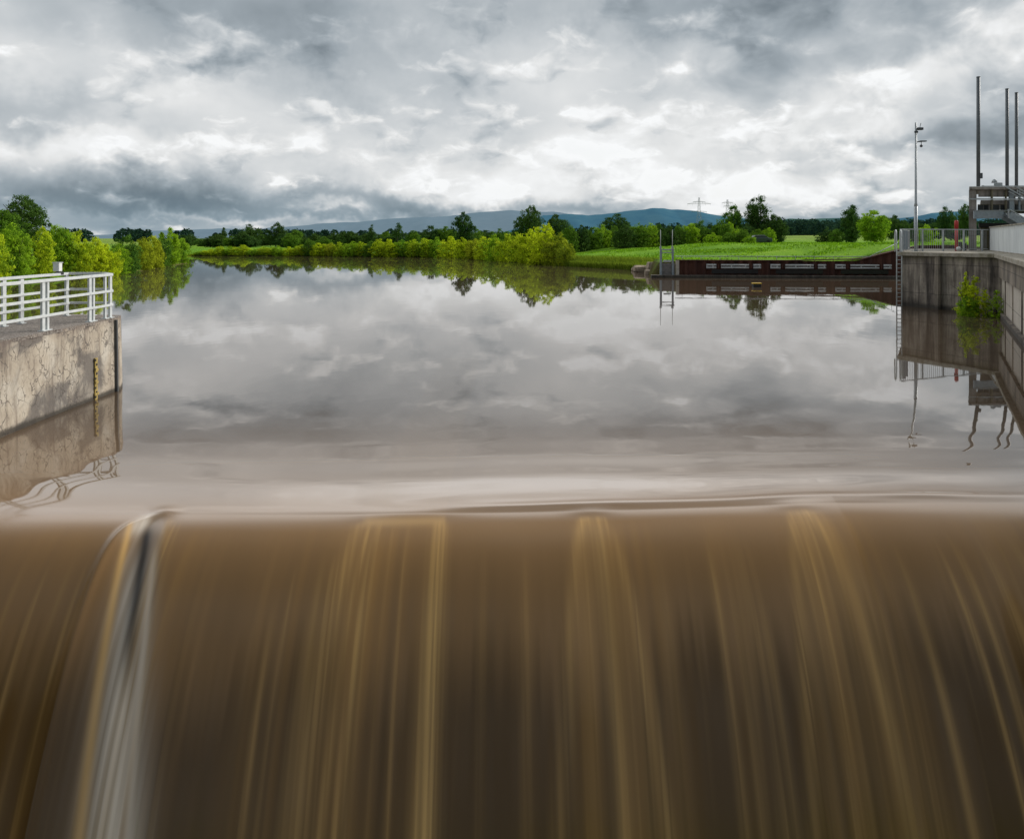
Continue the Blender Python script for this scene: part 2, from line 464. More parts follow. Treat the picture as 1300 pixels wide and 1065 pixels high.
SKY_BLOBS = [
    (60, 55, 150, 70, -.20), (335, 60, 105, 65, -.26), (25, 165, 75, 28, -.30), (300, 255, 260, 26, -.30), (150, 20, 300, 40, -.08),
    (540, 100, 70, 50, -.08), (1230, 70, 120, 30, -.22), (1010, 105, 120, 40, -.08), (830, 35, 140, 30, -.12), (1000, 15, 300, 30, -.06),
    (560, 262, 120, 14, -.22), (1020, 235, 60, 10, -.16), (1120, 205, 140, 14, -.20), (760, 270, 60, 10, -.2),
    (245, 95, 60, 42, .30), (120, 200, 130, 28, .26), (620, 238, 100, 20, .20), (700, 65, 120, 50, .22),
    (1070, 240, 100, 16, .18), (1180, 125, 120, 26, .20), (430, 267, 60, 9, .34), (640, 190, 150, 30, .14),
    (230, 272, 300, 16, -.26), (600, 277, 160, 10, -.2),
    (650, 140, 420, 60, .09), (420, 150, 120, 35, .12), (830, 230, 90, 18, .12), (900, 170, 130, 26, .10), (280, 290, 130, 5, .18), (960, 262, 60, 7, .22),
]
make_world()
sd_ = bpy.data.lights.new('sun', 'SUN'); sun = bpy.data.objects.new('sun', sd_); COL.objects.link(sun)
sd_.energy = 2.8; sd_.angle = math.radians(24); sd_.color = (1, .96, .9)
sdir = Vector((math.sin(SUN_AZ)*math.cos(SUN_EL), math.cos(SUN_AZ)*math.cos(SUN_EL), math.sin(SUN_EL)))
sun.rotation_euler = sdir.to_track_quat('Z', 'Y').to_euler()
sun.location = (0, -20, 60)

# ------------------------------------------------------------------ terrain
BANK_FAR = [(15.5,86),(13.8,92),(8.5,99.5),(3.2,112),(-8,137),(-16,150),(-28,152.5),(-43,159),(-61,162),(-100,172),(-170,178)]
RIVER = [(12.7,4.0),(12.7,16.0),(24.9,36.6),(22.7,42.2),(27.5,50.3),(45,68),(44,72.0),(14.2,74.2),(15.2,80)] + BANK_FAR + \
        [(-170,140),(-90,133),(-58,126),(-51,116),(-47,100),(-41,76),(-42,60),(-44,40),(-44,13),(-11,13),(-11,4)]
def seg_dist(P, poly):
    d = np.full(len(P), 1e9); inside = np.zeros(len(P), bool)
    n = len(poly)
    for i in range(n):
        a = np.array(poly[i], float); b = np.array(poly[(i+1) % n], float); ab = b-a
        tt = np.clip(((P-a) @ ab)/(ab@ab), 0, 1)
        d = np.minimum(d, np.hypot(*(P-(a+tt[:,None]*ab)).T))
        c = (a[1] > P[:,1]) != (b[1] > P[:,1])
        with np.errstate(divide='ignore', invalid='ignore'):
            xi = (b[0]-a[0])*(P[:,1]-a[1])/(b[1]-a[1])+a[0]
        inside ^= c & (P[:,0] < xi)
    return np.where(inside, -d, d)
def sstep(x, a, b):
    t = np.clip((x-a)/(b-a), 0, 1); return t*t*(3-2*t)
def wall_top(X):
    return np.interp(X, [33.5, 36.5, 39.5], [1.65, 2.45, 3.15])
def land(X, Y):
    P = np.stack([X, Y], 1); s = seg_dist(P, RIVER)
    right = sstep(X, 2, 9)
    base = 0.05 + 0.75*sstep(s, 0, 3) + .35*sstep(s, 3, 12)
    dike = base + 1.95*sstep(s, 3, 32) - 0.9*sstep(Y, 116, 132)*sstep(X, 0, 15)
    z = base*(1-right) + dike*right
    behind = sstep(X, 13.0, 15.5)*(Y > 71)*(Y < 82)
    zw = wall_top(X)-.12 + .03*np.maximum(s, 0)
    z = np.where(behind > 0, np.maximum(z, zw*behind), z)
    z = np.where((X > 33)&(Y > 62)&(Y < 130), np.maximum(z, wall_top(X)-.12), z)
    far = 4.6*sstep(Y, 150, 700)*sstep(X, 20, 120) + 2.0*sstep(Y, 700, 2500)
    z = z + far
    z = z + .10*np.sin(X*.31+Y*.17)*np.sin(Y*.23-X*.11)*sstep(s, 4, 20)
    # river bed, tailrace and the made ground behind the quay
    z = np.where(s < 0, -2.5*sstep(-s, 0, 1.5) + .05*(1-sstep(-s, 0, .5)), z)
    quay = (X > 8)&(Y < 66)&(s > -.3)
    z = np.where(quay, np.minimum(z, 2.2), z)
    z = np.where((Y < 12.2)&(X > -11.5)&(X < 13), -7.5, z)
    z = np.where((Y < 2.5)&(Y > -250)&(np.abs(X) < 130), -7.5, z)
    return z, s
def axis(lo, hi, dlo, dhi, step, grow=1.16):
    a = list(np.arange(dlo, dhi+.01, step)); st = step; v = dhi
    while v < hi: st *= grow; v += st; a.append(min(v, hi))
    st = step; v = dlo; pre = []
    while v > lo: st *= grow; v -= st; pre.append(max(v, lo))
    return np.array(pre[::-1]+a)
def build_ground():
    xs = axis(-9000, 9000, -75, 60, .9); ys = axis(-400, 14000, 60, 185, .9)
    X, Y = np.meshgrid(xs, ys); sh = X.shape
    z, s = land(X.ravel(), Y.ravel())
    v = np.stack([X.ravel(), Y.ravel(), z], 1)
    i = np.arange(sh[0]*sh[1]).reshape(sh)
    q = np.stack([i[:-1,:-1], i[:-1,1:], i[1:,1:], i[1:,:-1]], -1).reshape(-1, 4)
    bank = np.where(s < 0, 1, 1-sstep(s, .2, 1.2)); far = sstep(Y.ravel(), 200, 420)
    o = mesh_obj('ground', fast_mesh('ground', v, q, M['grass'], True, {'bank': bank, 'far': far}))
    return struct(o)
build_ground()

# hills, kilometres off
def ridge(name, prof, D, mat, seed, base_py=310):
    r = np.random.default_rng(seed)
    pxs = np.arange(prof[0][0], prof[-1][0]+1, 3.0)
    py = np.interp(pxs, [p[0] for p in prof], [p[1] for p in prof])
    for k, a in ((60, 1.0), (23, .7), (9, .45)):
        py += a*np.interp(pxs/k, np.arange(-200, 900), r.uniform(-1, 1, 1100))
    X = (pxs-HX)/F*D; Z = EYE+(HY-py)*D/F
    rows = [(-.10, None), (-.05, .55), (0, 1.0), (.08, .8), (.2, 0)]
    v = []
    for k, (dy, kz) in enumerate(rows):
        zz = np.full_like(Z, -20) if kz is None else -20+(Z+20)*kz
        wob = np.interp(pxs/26, np.arange(-200,900), r.uniform(-.03,.03,1100)) if 0 < k < 4 else 0
        v.append(np.stack([X, np.full_like(X, D)*(1+dy+wob), zz], 1))
    n = len(X); v = np.concatenate(v); i = np.arange(len(rows)*n).reshape(len(rows), n)
    q = np.stack([i[:-1,:-1], i[:-1,1:], i[1:,1:], i[1:,:-1]], -1).reshape(-1, 4)
    return struct(mesh_obj(name, fast_mesh(name, v, q, mat, True)))
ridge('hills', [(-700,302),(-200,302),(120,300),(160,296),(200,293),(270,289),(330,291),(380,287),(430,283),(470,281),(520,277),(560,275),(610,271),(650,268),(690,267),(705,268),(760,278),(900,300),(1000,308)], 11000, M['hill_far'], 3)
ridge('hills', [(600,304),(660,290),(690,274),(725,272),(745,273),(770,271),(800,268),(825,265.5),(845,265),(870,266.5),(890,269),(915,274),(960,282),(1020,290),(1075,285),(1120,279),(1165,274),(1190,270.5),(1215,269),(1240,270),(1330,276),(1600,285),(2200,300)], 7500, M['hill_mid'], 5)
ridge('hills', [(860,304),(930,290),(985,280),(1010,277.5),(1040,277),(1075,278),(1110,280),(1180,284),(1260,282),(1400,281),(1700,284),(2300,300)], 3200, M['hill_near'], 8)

# ------------------------------------------------------------------ water
WALL_DIR = Vector((24.6-10.6, 36.8-12.0, 0)).normalized()
def wall_x(Y): return 24.6 + (Y-36.8)*.58
def crest_y(X):
    u = np.clip(X+2.5, 0, 7.6); return 11.05 + .0045*u*u + .03*u
def water_mat():
    m, t, b, pos = new_mat('silty river water')
    at = t.new('ShaderNodeAttribute', attribute_name='col'); fl = t.new('ShaderNodeAttribute', attribute_name='fall')
    t.set(b.inputs['Base Color'], at.outputs['Color'])
    t.set(b.inputs['Roughness'], t.smooth(fl.outputs['Fac'], 0, 1, .02, .20))
    b.inputs['IOR'].default_value = 2.5
    t.set(b.inputs['Specular IOR Level'], t.smooth(fl.outputs['Fac'], 0., 1.0, .5, .085))
    a1 = t.noise(t.scale(pos, (.9, .55, 1)), .9, 3, .5, .6)
    a2 = t.noise(t.scale(pos, (1, .4, 1)), 3.2, 2, .5, .3)
    amp = t.noise(t.vmath('ADD', pos, (3,1,0)), .08, 3, .5)
    hgt = t.math('ADD', a1, t.math('MULTIPLY', a2, .22))
    hgt = t.math('MULTIPLY', hgt, t.math('MULTIPLY', t.smooth(amp, .3, .7, .35, 1.0), t.smooth(fl.outputs['Fac'], 0, .5, 1, 0)))
    bump(t, b, hgt, .05, .06)
    return m
M['water'] = water_mat()
MUD = np.array((.098, .068, .044))
def build_water():
    NU = 1000
    tu = np.linspace(0, 1, NU)
    t_up = np.concatenate([np.linspace(0, 1.2, 50)[1:], np.linspace(1.2, 4, 50)[1:], np.linspace(4, 12.5, 30)[1:]])[::-1]
    s_dn = np.linspace(0, 3.4, 170)
    rows = [-t for t in t_up] + list(s_dn)
    sv = np.array(rows); T, U = np.meshgrid(sv, tu, indexing='ij')
    Xr = np.minimum(wall_x(11.5)+.4, 12)
    X0 = -9.96 + U*(wall_x(16.0)+.2+9.96)
    Yc = crest_y(X0)
    up = np.maximum(-T, 0); dn = np.maximum(T, 0)
    # upstream rows relax to a straight line at Y = 23.3, and spread to the splayed right wall
    k = sstep(up, 2.0, 12.5)
    Y = np.where(T < 0, (Yc+up)*(1-k) + (11.05+up)*k, Yc - dn)
    XR = np.maximum(wall_x(Y), wall_x(16.0)) + .2
    XR = np.where(T < 0, XR, wall_x(16.0)+.2)
    X = np.where(T < 0, -9.96 + U*(XR+9.96), X0)
    # drawdown curve, then the falling sheet
    r2 = np.random.default_rng(4)
    def n1(x, per, seed):
        g = np.random.default_rng(seed).uniform(-1, 1, 4000); q = x/per+1000; i = np.floor(q).astype(int) % 3990; f = q-np.floor(q); f = f*f*(3-2*f)
        return g[i]*(1-f)+g[i+1]*f
    kz = sstep(up, 1.5, 7.2)
    Z = (-.22*np.exp(-up/1.0) - .10*np.exp(-up/3.5))*(1-kz)
    amp = .026*np.exp(-up/.9)*(up/(up+.12))*(.45+.55*sstep(X,-4,0))*(1-kz)
    Z = Z + .022*np.exp(-((T+.16+.05*n1(X,1.6,77))/.085)**2)*sstep(X,-2.5,.8)*(.7+.3*n1(X,1.1,78))
    Z = Z + amp*np.sin(up*6.5 + 1.5*n1(X, 3.2, 1) + .5*n1(X, 1.3, 2)) + .0015*(1-kz)*np.exp(-up/2.5)*n1(X, 1.7, 3)*np.sin(up*2.1+1.2)
    slope = .22/1.0 + .10/3.5
    Z = np.where(T > 0, -.32 - slope*dn - .54*dn*dn*(dn/(dn+.22)), Z)
    # uneven thickness of the sheet: ribs that run with the flow
    rib = .045*n1(X, 1.3, 11) + .012*n1(X, .4, 12) + .0025*n1(X, .11, 13)
    push = rib*sstep(dn, .15, 2.0)*1.2
    # the notch on the left where the sheet parts
    xl = -5.30 - .46*(1-np.exp(-dn/.20)) - .03*dn
    xr = -5.17 + .30*dn
    g = sstep(X, xl-.05*dn, xl+.18+.24*dn) * (1-sstep(X, xr-.30, xr+.02))
    dep = .085*(1-np.exp(-dn/.35))
    push = push - dep*g
    lip = np.exp(-((X-xl+.03)/.07)**2)*.025*sstep(dn, .02, .3)
    push = push + lip
    nrm_y, nrm_z = -(slope+.94*dn), 1.0
    L = np.hypot(nrm_y, 1.0)
    Yn = np.where(T >= 0, Y + push*(nrm_y/L), Y); Zn = np.where(T >= 0, Z + push/L, Z)
    Zn = Zn + .03*np.exp(-((X+5.28)/.20)**2 - ((T+.05)/.13)**2)
    for xb, w in ((-1.55,.7),(1.2,.35),(4.5,.45)):
        Zn = Zn + .012*np.exp(-((X-xb)/w)**2 - ((T-.02)/.10)**2)
    # ---- water colours: silt brown, aerated gold strands, foam, painted dark reflection low down
    col = np.empty(X.shape+(3,)); col[:] = MUD
    col = col + (np.array((.23,.150,.088))-col)*(.85*sstep(T, -6.5, -.3)*(1-k))[...,None]
    f = sstep(T + .10*n1(X,1.5,88), -1.5, .45)[...,None]
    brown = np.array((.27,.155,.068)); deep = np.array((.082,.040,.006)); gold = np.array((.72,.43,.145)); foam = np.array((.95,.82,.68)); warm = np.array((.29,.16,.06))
    col = col*(1-f) + brown*f
    col = col + (warm-col)*(.75*np.exp(-((dn-.28)/.24)**2)*(.6+.4*n1(X,1.3,21)))[...,None]*(dn > 0)[...,None]
    refl_jag = .16*n1(X, .8, 31) + .20*np.abs(n1(X-.06*dn*X/6, .16, 33))*(.4+.6*sstep(X, -1, 4)) + .08*n1(X, .05, 35)
    down = sstep(dn + refl_jag, 1.25, 1.85)  # ragged upper edge of the painted dark reflection
    grey = np.array((.235,.130,.050))
    col = col + (grey-col)*(sstep(dn, .35, 1.0)*.8)[...,None]
    col = col + (deep-col)*(down*.9)[...,None]  # deep is the bridge's dark reflection, painted into the lower sheet
    fine = (.5+.5*n1(X - .05*dn*X/6, .045, 41))*(.5+.5*n1(X, .55, 42))*(.6+.4*n1(dn+X*9, .9, 43))
    col = col + (gold-col)*(np.clip(fine-.25, 0, 1)*.20*sstep(dn, .25, 1.3))[...,None]
    def strand(x0, w, a, div=0.0, s0=.12, s1=.25, curve=1.0, grow=.35, c=gold):
        nonlocal col
        xc = x0 + div*(np.maximum(dn-s0, 0)/1.9)**curve
        ww = w*(1+grow*dn)
        e = np.exp(-((X-xc)/ww)**2)*a*1.05*sstep(dn, s0, s0+s1)*(.72+.28*n1(dn+x0*7, .5, 50))*(.7+.45*n1(X-.04*dn+x0, .03, 51))
        col = col + (c-col)*np.clip(e, 0, 1)[...,None]
    # the gold block at the centre left
    blk = sstep(X, -2.28, -2.12)*(1-sstep(X, -1.04, -.96))*np.exp(-((dn-.17)/.10)**2)
    col = col + (gold-col)*(blk*.34)[...,None]
    strand(-1.05, .10, .95, -.02, .10, .2, grow=.2); strand(-1.00, .03, .6, 0, .1); strand(-1.12, .03, .35, -.03, .1)
    strand(-2.20, .09, .50, -.32, .12, .15, .7); strand(-2.08, .035, .45, -.20, .12); strand(-1.98, .035, .65, -.12, .12); strand(-1.94,.02,.5,-.04)
    strand(-1.52, .02, .35, .0, .12); strand(-1.75, .015, .2, .0, .2)
    strand(-3.02, .02, .5, -.06, .7, .6); strand(-3.2, .03, .3, -.06, .9, .6); strand(-2.62, .06, .35, -.12, .5, .8); strand(-2.5,.02,.3,-.1,.6)
    for x0, dv, a, w in ((1.10,-.44,.5,.07),(1.14,.16,.75,.04),(1.2,.14,.55,.025),(1.28,.12,.75,.03),(1.33,.52,.55,.06),(1.24,.34,.25,.10),(1.12,-.1,.35,.08)):
        strand(x0, w, a, dv, .10, .12, .8)
    for x0, dv, a, w in ((4.34,-.50,.42,.06),(4.36,-.25,.30,.08),(4.42,-.08,.65,.035),(4.48,.02,.55,.03),(4.52,.46,.60,.07),(4.6,.66,.25,.10),(4.40,.25,.2,.2)):
        strand(x0, w, a, dv, .08, .15, .8)
    for x0, dv, a, w in ((2.85,.05,.5,.035),(3.05,.06,.3,.03),(3.3,.1,.35,.025),(3.42,.12,.25,.04),(5.6,.2,.35,.04),(6.25,.25,.5,.03),(6.5,.25,.4,.04),(6.9,.3,.3,.05),(7.4,.3,.35,.05),(8.2,.3,.3,.05),(.2,-.02,.2,.05),(-.4,.0,.14,.04),(2.1,.05,.18,.05)):
        strand(x0, w, a, dv, .45, .9)
    for x0, dv, a, w in ((-5.98,-.05,.45,.022),(-6.2,-.06,.3,.03),(-6.5,-.08,.35,.025),(-6.85,-.08,.3,.03),(-7.3,-.1,.25,.03),(-7.9,-.1,.22,.04)):
        strand(x0, w, a, dv, .6, .7)
    for x0, w0, a0, dv in ((-1.62,.42,.34,-.15),(-2.35,.28,.22,-.35),(1.22,.30,.40,.12),(1.75,.22,.2,.3),(4.5,.34,.42,.10),(4.95,.25,.25,.5),(7.3,.5,.25,.3),(2.95,.18,.16,.1),(-4.6,.35,.22,.1),(-6.6,.5,.2,-.2),(-3.1,.3,.14,-.1)):
        e = np.exp(-((X-x0-dv*dn/1.9)/(w0*(1+.25*dn)))**2)*a0*sstep(dn,.08,.5)*(.65+.5*n1(X-.05*dn*X/6,.10,71))*(.8+.3*n1(dn+X*2,.6,72))
        col = col + (np.array((.47,.25,.072))-col)*np.clip(e,0,1)[...,None]
    # inside the notch
    col = col + (np.array((.16,.09,.035))-col)*(g*.35*sstep(dn,.0,.25))[...,None]
    head = np.exp(-((X+5.45+.25*dn)/(.12+.1*dn))**2 - ((dn-.2)/.17)**2)*(.8+.2*n1(X,.04,90))
    col = col + (foam-col)*(head*.9*(T > -.02))[...,None]
    xf = xr - .34 - .0*dn
    fo = np.exp(-((X-xf)/(.11+.11*dn))**2)*sstep(dn, .1, 1.2)*(.72+.28*n1(X+.03*dn, .035, 61))
    col = col + (foam-col)*np.clip(fo, 0, 1)[...,None]
    fr = np.exp(-((X-xr+.12)/(.045+.015*dn))**2)*sstep(dn, .4, .9)*.75
    col = col + (foam*.9-col)*fr[...,None]
    fl2 = np.exp(-((X-xf+.17+.10*dn)/(.035+.02*dn))**2)*sstep(dn, .1, .3)*.6
    col = col + (gold*1.2-col)*np.clip(fl2,0,1)[...,None]
    slot = np.exp(-((X-(xr-.27-.03*dn))/(.075+.03*dn))**2)*sstep(dn, .12, .4)*(1-sstep(dn, 1.3, 1.8))
    col = col + (np.array((.012,.012,.014))-col)*np.clip(slot*.88, 0, 1)[...,None]
    strand(-5.10, .05, .5, .10, .05, .15); strand(-5.0, .03, .35, .14, .1); strand(-4.93,.03,.3,.2,.1)
    n0, n1_ = X.shape
    v = np.stack([X, Yn, Zn], -1).reshape(-1, 3)
    i = np.arange(n0*n1_).reshape(n0, n1_)
    q = np.stack([i[:-1,:-1], i[1:,:-1], i[1:,1:], i[:-1,1:]], -1).reshape(-1, 4)
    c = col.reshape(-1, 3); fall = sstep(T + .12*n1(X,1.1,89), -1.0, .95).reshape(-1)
    # the open pool beyond
    Ys = float(Y[0].max())
    b = len(v)
    far = [(-200,Ys,0),(-9.96,Ys,0),(XR[0,0],Ys,0),(60,Ys,0),(60,205,0),(-200,205,0), (-60,12.5,0),(-9.96,12.5,0),(-60,Ys,0)]
    v = np.concatenate([v, np.array(far, float)])
    q = np.concatenate([q, np.array([[b+0,b+1,b+4,b+5],[b+1,b+2,b+3,b+4],[b+6,b+7,b+1,b+8]])])
    c = np.concatenate([c, np.tile(MUD, (len(far),1))]); fall = np.concatenate([fall, np.zeros(len(far))])
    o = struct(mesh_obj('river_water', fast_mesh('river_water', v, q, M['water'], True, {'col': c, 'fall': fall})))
    tail = fast_mesh('tailwater', np.array([(-140,-260,-5.4),(140,-260,-5.4),(140,9.6,-5.4),(-140,9.6,-5.4)]), np.array([[0,1,2,3]]), M['water'], True,
                     {'col': np.tile(np.array((.12,.09,.06)), (4,1)), 'fall': np.zeros(4)})
    struct(mesh_obj('tailwater', tail))
build_water()

# ------------------------------------------------------------------ left pier with its railing
pier = thing('river_pier', 'pale cracked concrete pier with a gravelly top on the left edge', 'pier', (-10.8, 16, 0))
top = [(-9.99,2),(-9.99,18.64),(-10.22,19.15),(-11.95,19.4),(-11.95,2)]
bot = [(-9.88,2),(-9.88,18.74),(-10.12,19.3),(-12.05,19.5),(-12.05,2)]
MB().prism(top, -6.5, 1.82, botpoly=bot).build('wall', M['conc_left'], pier)
# rough-edged top slab
def slab():
    n = 90; ys = np.linspace(2, 18.6, n); r = np.random.default_rng(2)
    pts = [(-10.0+.035*r.uniform(-1,1)+.012, y) for y in ys] + [(-10.2,19.1),(-10.8,19.25),(-11.9,19.36)] + [(-11.93+.03*r.uniform(-1,1), y) for y in ys[::-1]]
    return MB().prism(pts, 1.77, 1.845)
slab().build('top_slab', M['conc_top'], pier)
MB().bar((-9.945,18.42,-.6),(-9.975,18.42,1.80),.05,.10,up=(1,0,0)).build('slot_channel', M['darksteel'], pier)


rl = thing('railing', 'pale grey three-rail steel railing on top of the cracked concrete pier', 'railing', (-10.8, 17, 1.84))
ZT = 2.93
def post(mb, x, y, wy=.10, wx=.05):
    mb.quadbox((x, y, (1.84+ZT)/2), (wx, wy, ZT-1.84)).quadbox((x, y, 1.852), (.14, .16, .02))
for y in (18.45, 17.55, 15.80, 14.05, 12.3, 10.5, 8.7):
    mb = MB(); post(mb, -10.12, y)
    mb.build('post', M['railgrey'], rl, .006)
    if y < 18.6:
        mb = MB(); post(mb, -10.13, y+.17 if y != 18.45 else y-.22, .07); mb.build('post', M['railgrey'], rl, .006)
for y in (18.95, 17.2, 16.6, 14.8, 13.0, 11.2, 9.4):
    mb = MB(); post(mb, -11.52, y, .12); mb.build('post', M['railgrey'], rl, .006)
mb = MB(); post(mb, -10.88, 19.0, .06, .10); mb.build('post', M['railgrey'], rl, .006)
for z, w, h in ((ZT, .085, .065), (2.52, .035, .06), (2.17, .035, .06)):
    dx = 0 if z == ZT else .03
    MB().bar((-10.12+dx, 4, z), (-10.12+dx, 18.52, z), w, h).build('rail', M['railgrey'], rl, .006)
    MB().bar((-11.52+dx, 4, z), (-11.52+dx, 19.0, z), w, h).build('rail', M['railgrey'], rl, .006)
    MB().bar((-11.5, 19.02+dx, z), (-10.40 if z != ZT else -10.6, 19.02+dx, z), w, h).build('rail', M['railgrey'], rl, .006)
MB().bar((-10.6, 19.02, ZT), (-10.12, 18.50, ZT), .085, .065).build('rail', M['railgrey'], rl, .006)

fl = thing('floodlight', 'small white box lamp clamped on the back rail of the pier railing', 'lamp', (-11.6, 18.7, 2.95))
MB().quadbox((-11.60,18.7,3.11),(.16,.14,.22)).build('housing', M['white'], fl, .015)
MB().quadbox((-11.60,18.7,3.225),(.19,.17,.02)).build('cap', M['railgrey'], fl, .005)
MB().bar((-11.60,18.7,2.93),(-11.60,18.7,3.0),.05).quadbox((-11.56,18.7,2.95),(.17,.12,.07)).build('bracket', M['black'], fl)

sg = thing('staff_gauge', 'yellow water level staff with black marks fixed to the cracked pier wall', 'gauge', (-9.88, 17.5, .1))
MB().quadbox((-9.952,17.52,.46),(.03,.10,1.05)).build('board', M['fadedyellow'], sg)
for i in range(9):
    MB().quadbox((-9.934, 17.50+(.022 if i % 2 else -.022), .06+i*.11), (.012, .05, .05)).build('mark', M['black'], sg)
for z, w in ((.13,.16),(.40,.12),(.70,.12)): MB().quadbox((-9.938,17.52,z),(.035,w,.06)).build('clamp', M['fadedyellow'], sg)

# ------------------------------------------------------------------ right bank: quay, wall, parapet
def shift(p, d): return (p[0]+d[0], p[1]+d[1])
A, B = (22.3,42.0), (24.6,36.8)                    # front face of the quay
n_w = (-WALL_DIR.y, WALL_DIR.x)                    # points to the river
Cn = (9.0, 9.9)
Z3 = 3.08
q = thing('quay', 'dark stained concrete quay block carrying the lamp mast and the barred railing', 'quay', (26, 44, 0))
MB().prism([A, B, (34, 36.8), (44, 54), (29.4, 54)], -3, Z3-.22).build('wall', M['conc_pier'], q)
MB().prism([(22.12,42.05),(24.55,36.55),(34.2,36.5),(44.2,54.2),(29.3,54.2)], Z3-.22, Z3).build('coping', M['coping'], q, .03)
MB().prism([(22.9,39.7),(22.98,39.5),(23.1,39.5),(23.2,39.9)], -1, Z3-.24).build('drip_streak_strip', M['conc_upper'], q)
rw = thing('retaining_wall', 'stained light concrete retaining wall with dark upper band on the right edge', 'wall', (18, 25, 0))
def along(Y, off=0.0):          # a point on the wall line at depth Y, moved towards the river by off
    return (wall_x(Y)+n_w[0]*off, Y+n_w[1]*off)
def strip(y0, y1, o0, o1):
    a = along(y0, o1); b = along(y1, o1); c = along(y1, o0); d = along(y0, o0)
    return [d, c, b, a]
def strip_prism(y0, y1, o0, o1, z0, z1):
    return MB().prism(strip(y0, y1, o0, o1), z0, z1)
strip_prism(16, 36.75, -4, 0, -6.5, 1.9).build('lower_wall', M['conc_wall'], rw)
strip_prism(16, 36.78, -4, .13, 1.9, Z3-.2).build('upper_band', M['conc_upper'], rw)
strip_prism(16, 36.45, -4, .34, Z3-.2, Z3+.004).build('coping', M['coping'], rw, .03)
for y in (34.6, 31.2, 27.8, 24.4):
    p0 = along(y, .02); MB().bar((p0[0], p0[1], -.5), (p0[0], p0[1], 1.9), .10, .05, up=(n_w[0], n_w[1], 0)).build('joint_strip', M['conc_pier'], rw)
strip_prism(16.2, 36.6, 0, .16, -1, .22).build('footing', M['conc_pier'], rw)
xe = wall_x(16.0)
MB().prism([(xe+.0,3),(xe+4.4,3),(xe+4.4,15.9),(xe+.0,15.99)], -6.5, Z3-.2).build('wing_wall', M['conc_wall'], rw)
MB().prism([(xe-.28,3),(xe+4.6,3),(xe+4.6,15.8),(xe-.28,15.85)], Z3-.2, Z3+.002).build('wing_coping', M['coping'], rw, .03)
yard = struct(MB().prism([(34.3,36.6),(90,36.6),(90,66),(44.3,66),(44.3,54.2)], 1.0, Z3-.004).build('pavement', M['conc_top']))
pv = struct(MB().prism([(17.2,3),(90,3),(90,36.55),(29.6,36.55),(17.4,16)], 1.0, Z3-.006).build('pavement', M['conc_top']))

pa = thing('parapet', 'white panelled parapet standing on the wall at the right edge', 'parapet', (26, 38, Z3))
P1, P2 = Vector((29.4,45.0,0)), Vector((23.4,33.4,0)); pdv = (P2-P1).normalized()
P3 = P1 + pdv*28; pn = Vector((-pdv.y, pdv.x, 0))
for i in range(14):
    a = P1+pdv*(i*2.0+.012); b = P1+pdv*(i*2.0+1.988)
    MB().bar((a.x,a.y,Z3+.72), (b.x,b.y,Z3+.72), .06, 1.40).build('panel', M['panel'], pa)
MB().bar((P1.x,P1.y,Z3+1.45), (P3.x,P3.y,Z3+1.45), .16, .06).build('cap_rail', M['coping'], pa)
MB().bar((P1.x,P1.y,Z3+.02), (P3.x,P3.y,Z3+.02), .14, .05).build('base_rail', M['coping'], pa)
e = P1 - pdv*.02
MB().quadbox((e.x, e.y, Z3+.75),(.10,.10,1.5)).build('post', M['darksteel'], pa)

# quay railing with bars
rq = thing('railing', 'galvanised railing of thin upright bars along the front of the dark quay', 'railing', (26, 43, Z3))
R0, R1 = Vector((22.45,42.25,Z3)), Vector((29.2,44.95,Z3)); R2 = Vector((27.2,50.2,Z3))
def fence_run(a, b, posts, pitch, H=1.30):
    L = (b-a).length; d = (b-a)/L
    for f in posts:
        p = a+d*(L*f); MB().bar(p, p+Vector((0,0,H)), .075).build('post', M['galv'], rq)
    up = Vector((0,0,1))
    MB().bar(a+up*H, b+up*H, .07, .055).build('top_rail', M['galv'], rq)
    MB().bar(a+up*.12, b+up*.12, .04, .04).build('bottom_rail', M['galv'], rq)
    n = int(L/pitch)
    for i in range(1, n):
        p = a+d*(L*i/n); MB().tube([p+up*.12, p+up*H], .011, 5, False).build('bar', M['galv'], rq)
fence_run(R0, R1, (0, .235, .47, .71, .93), .17)
fence_run(R0+Vector((.03,.15,0)), R2, (.02, .3, .62, 1.0), .19)
for p, w in (((22.75,42.6),.30), ((23.3,43.3),.20)):
    MB().quadbox((p[0],p[1],Z3+.66),(w,.05,1.15)).build('end_plate', M['bluegrey'], rq)

ld = thing('ladder', 'pale steel ladder with hooped handles at the river corner of the quay', 'ladder', (22.15, 41.85, 0))
for x in (21.98, 22.27):
    pts = [(x,41.85,-.5),(x,41.85,3.2),(x,41.87,3.9),(x+.03,41.95,4.22),(x+.10,42.15,4.33),(x+.17,42.36,4.22),(x+.19,42.42,3.9),(x+.19,42.42,3.08)]
    MB().tube(pts, .034, 8).build('stile', M['railgrey'], ld)
for i in range(15):
    z = -.2+i*.235; MB().tube([(21.98,41.85,z),(22.27,41.85,z)], .02, 6).build('rung', M['railgrey'], ld)

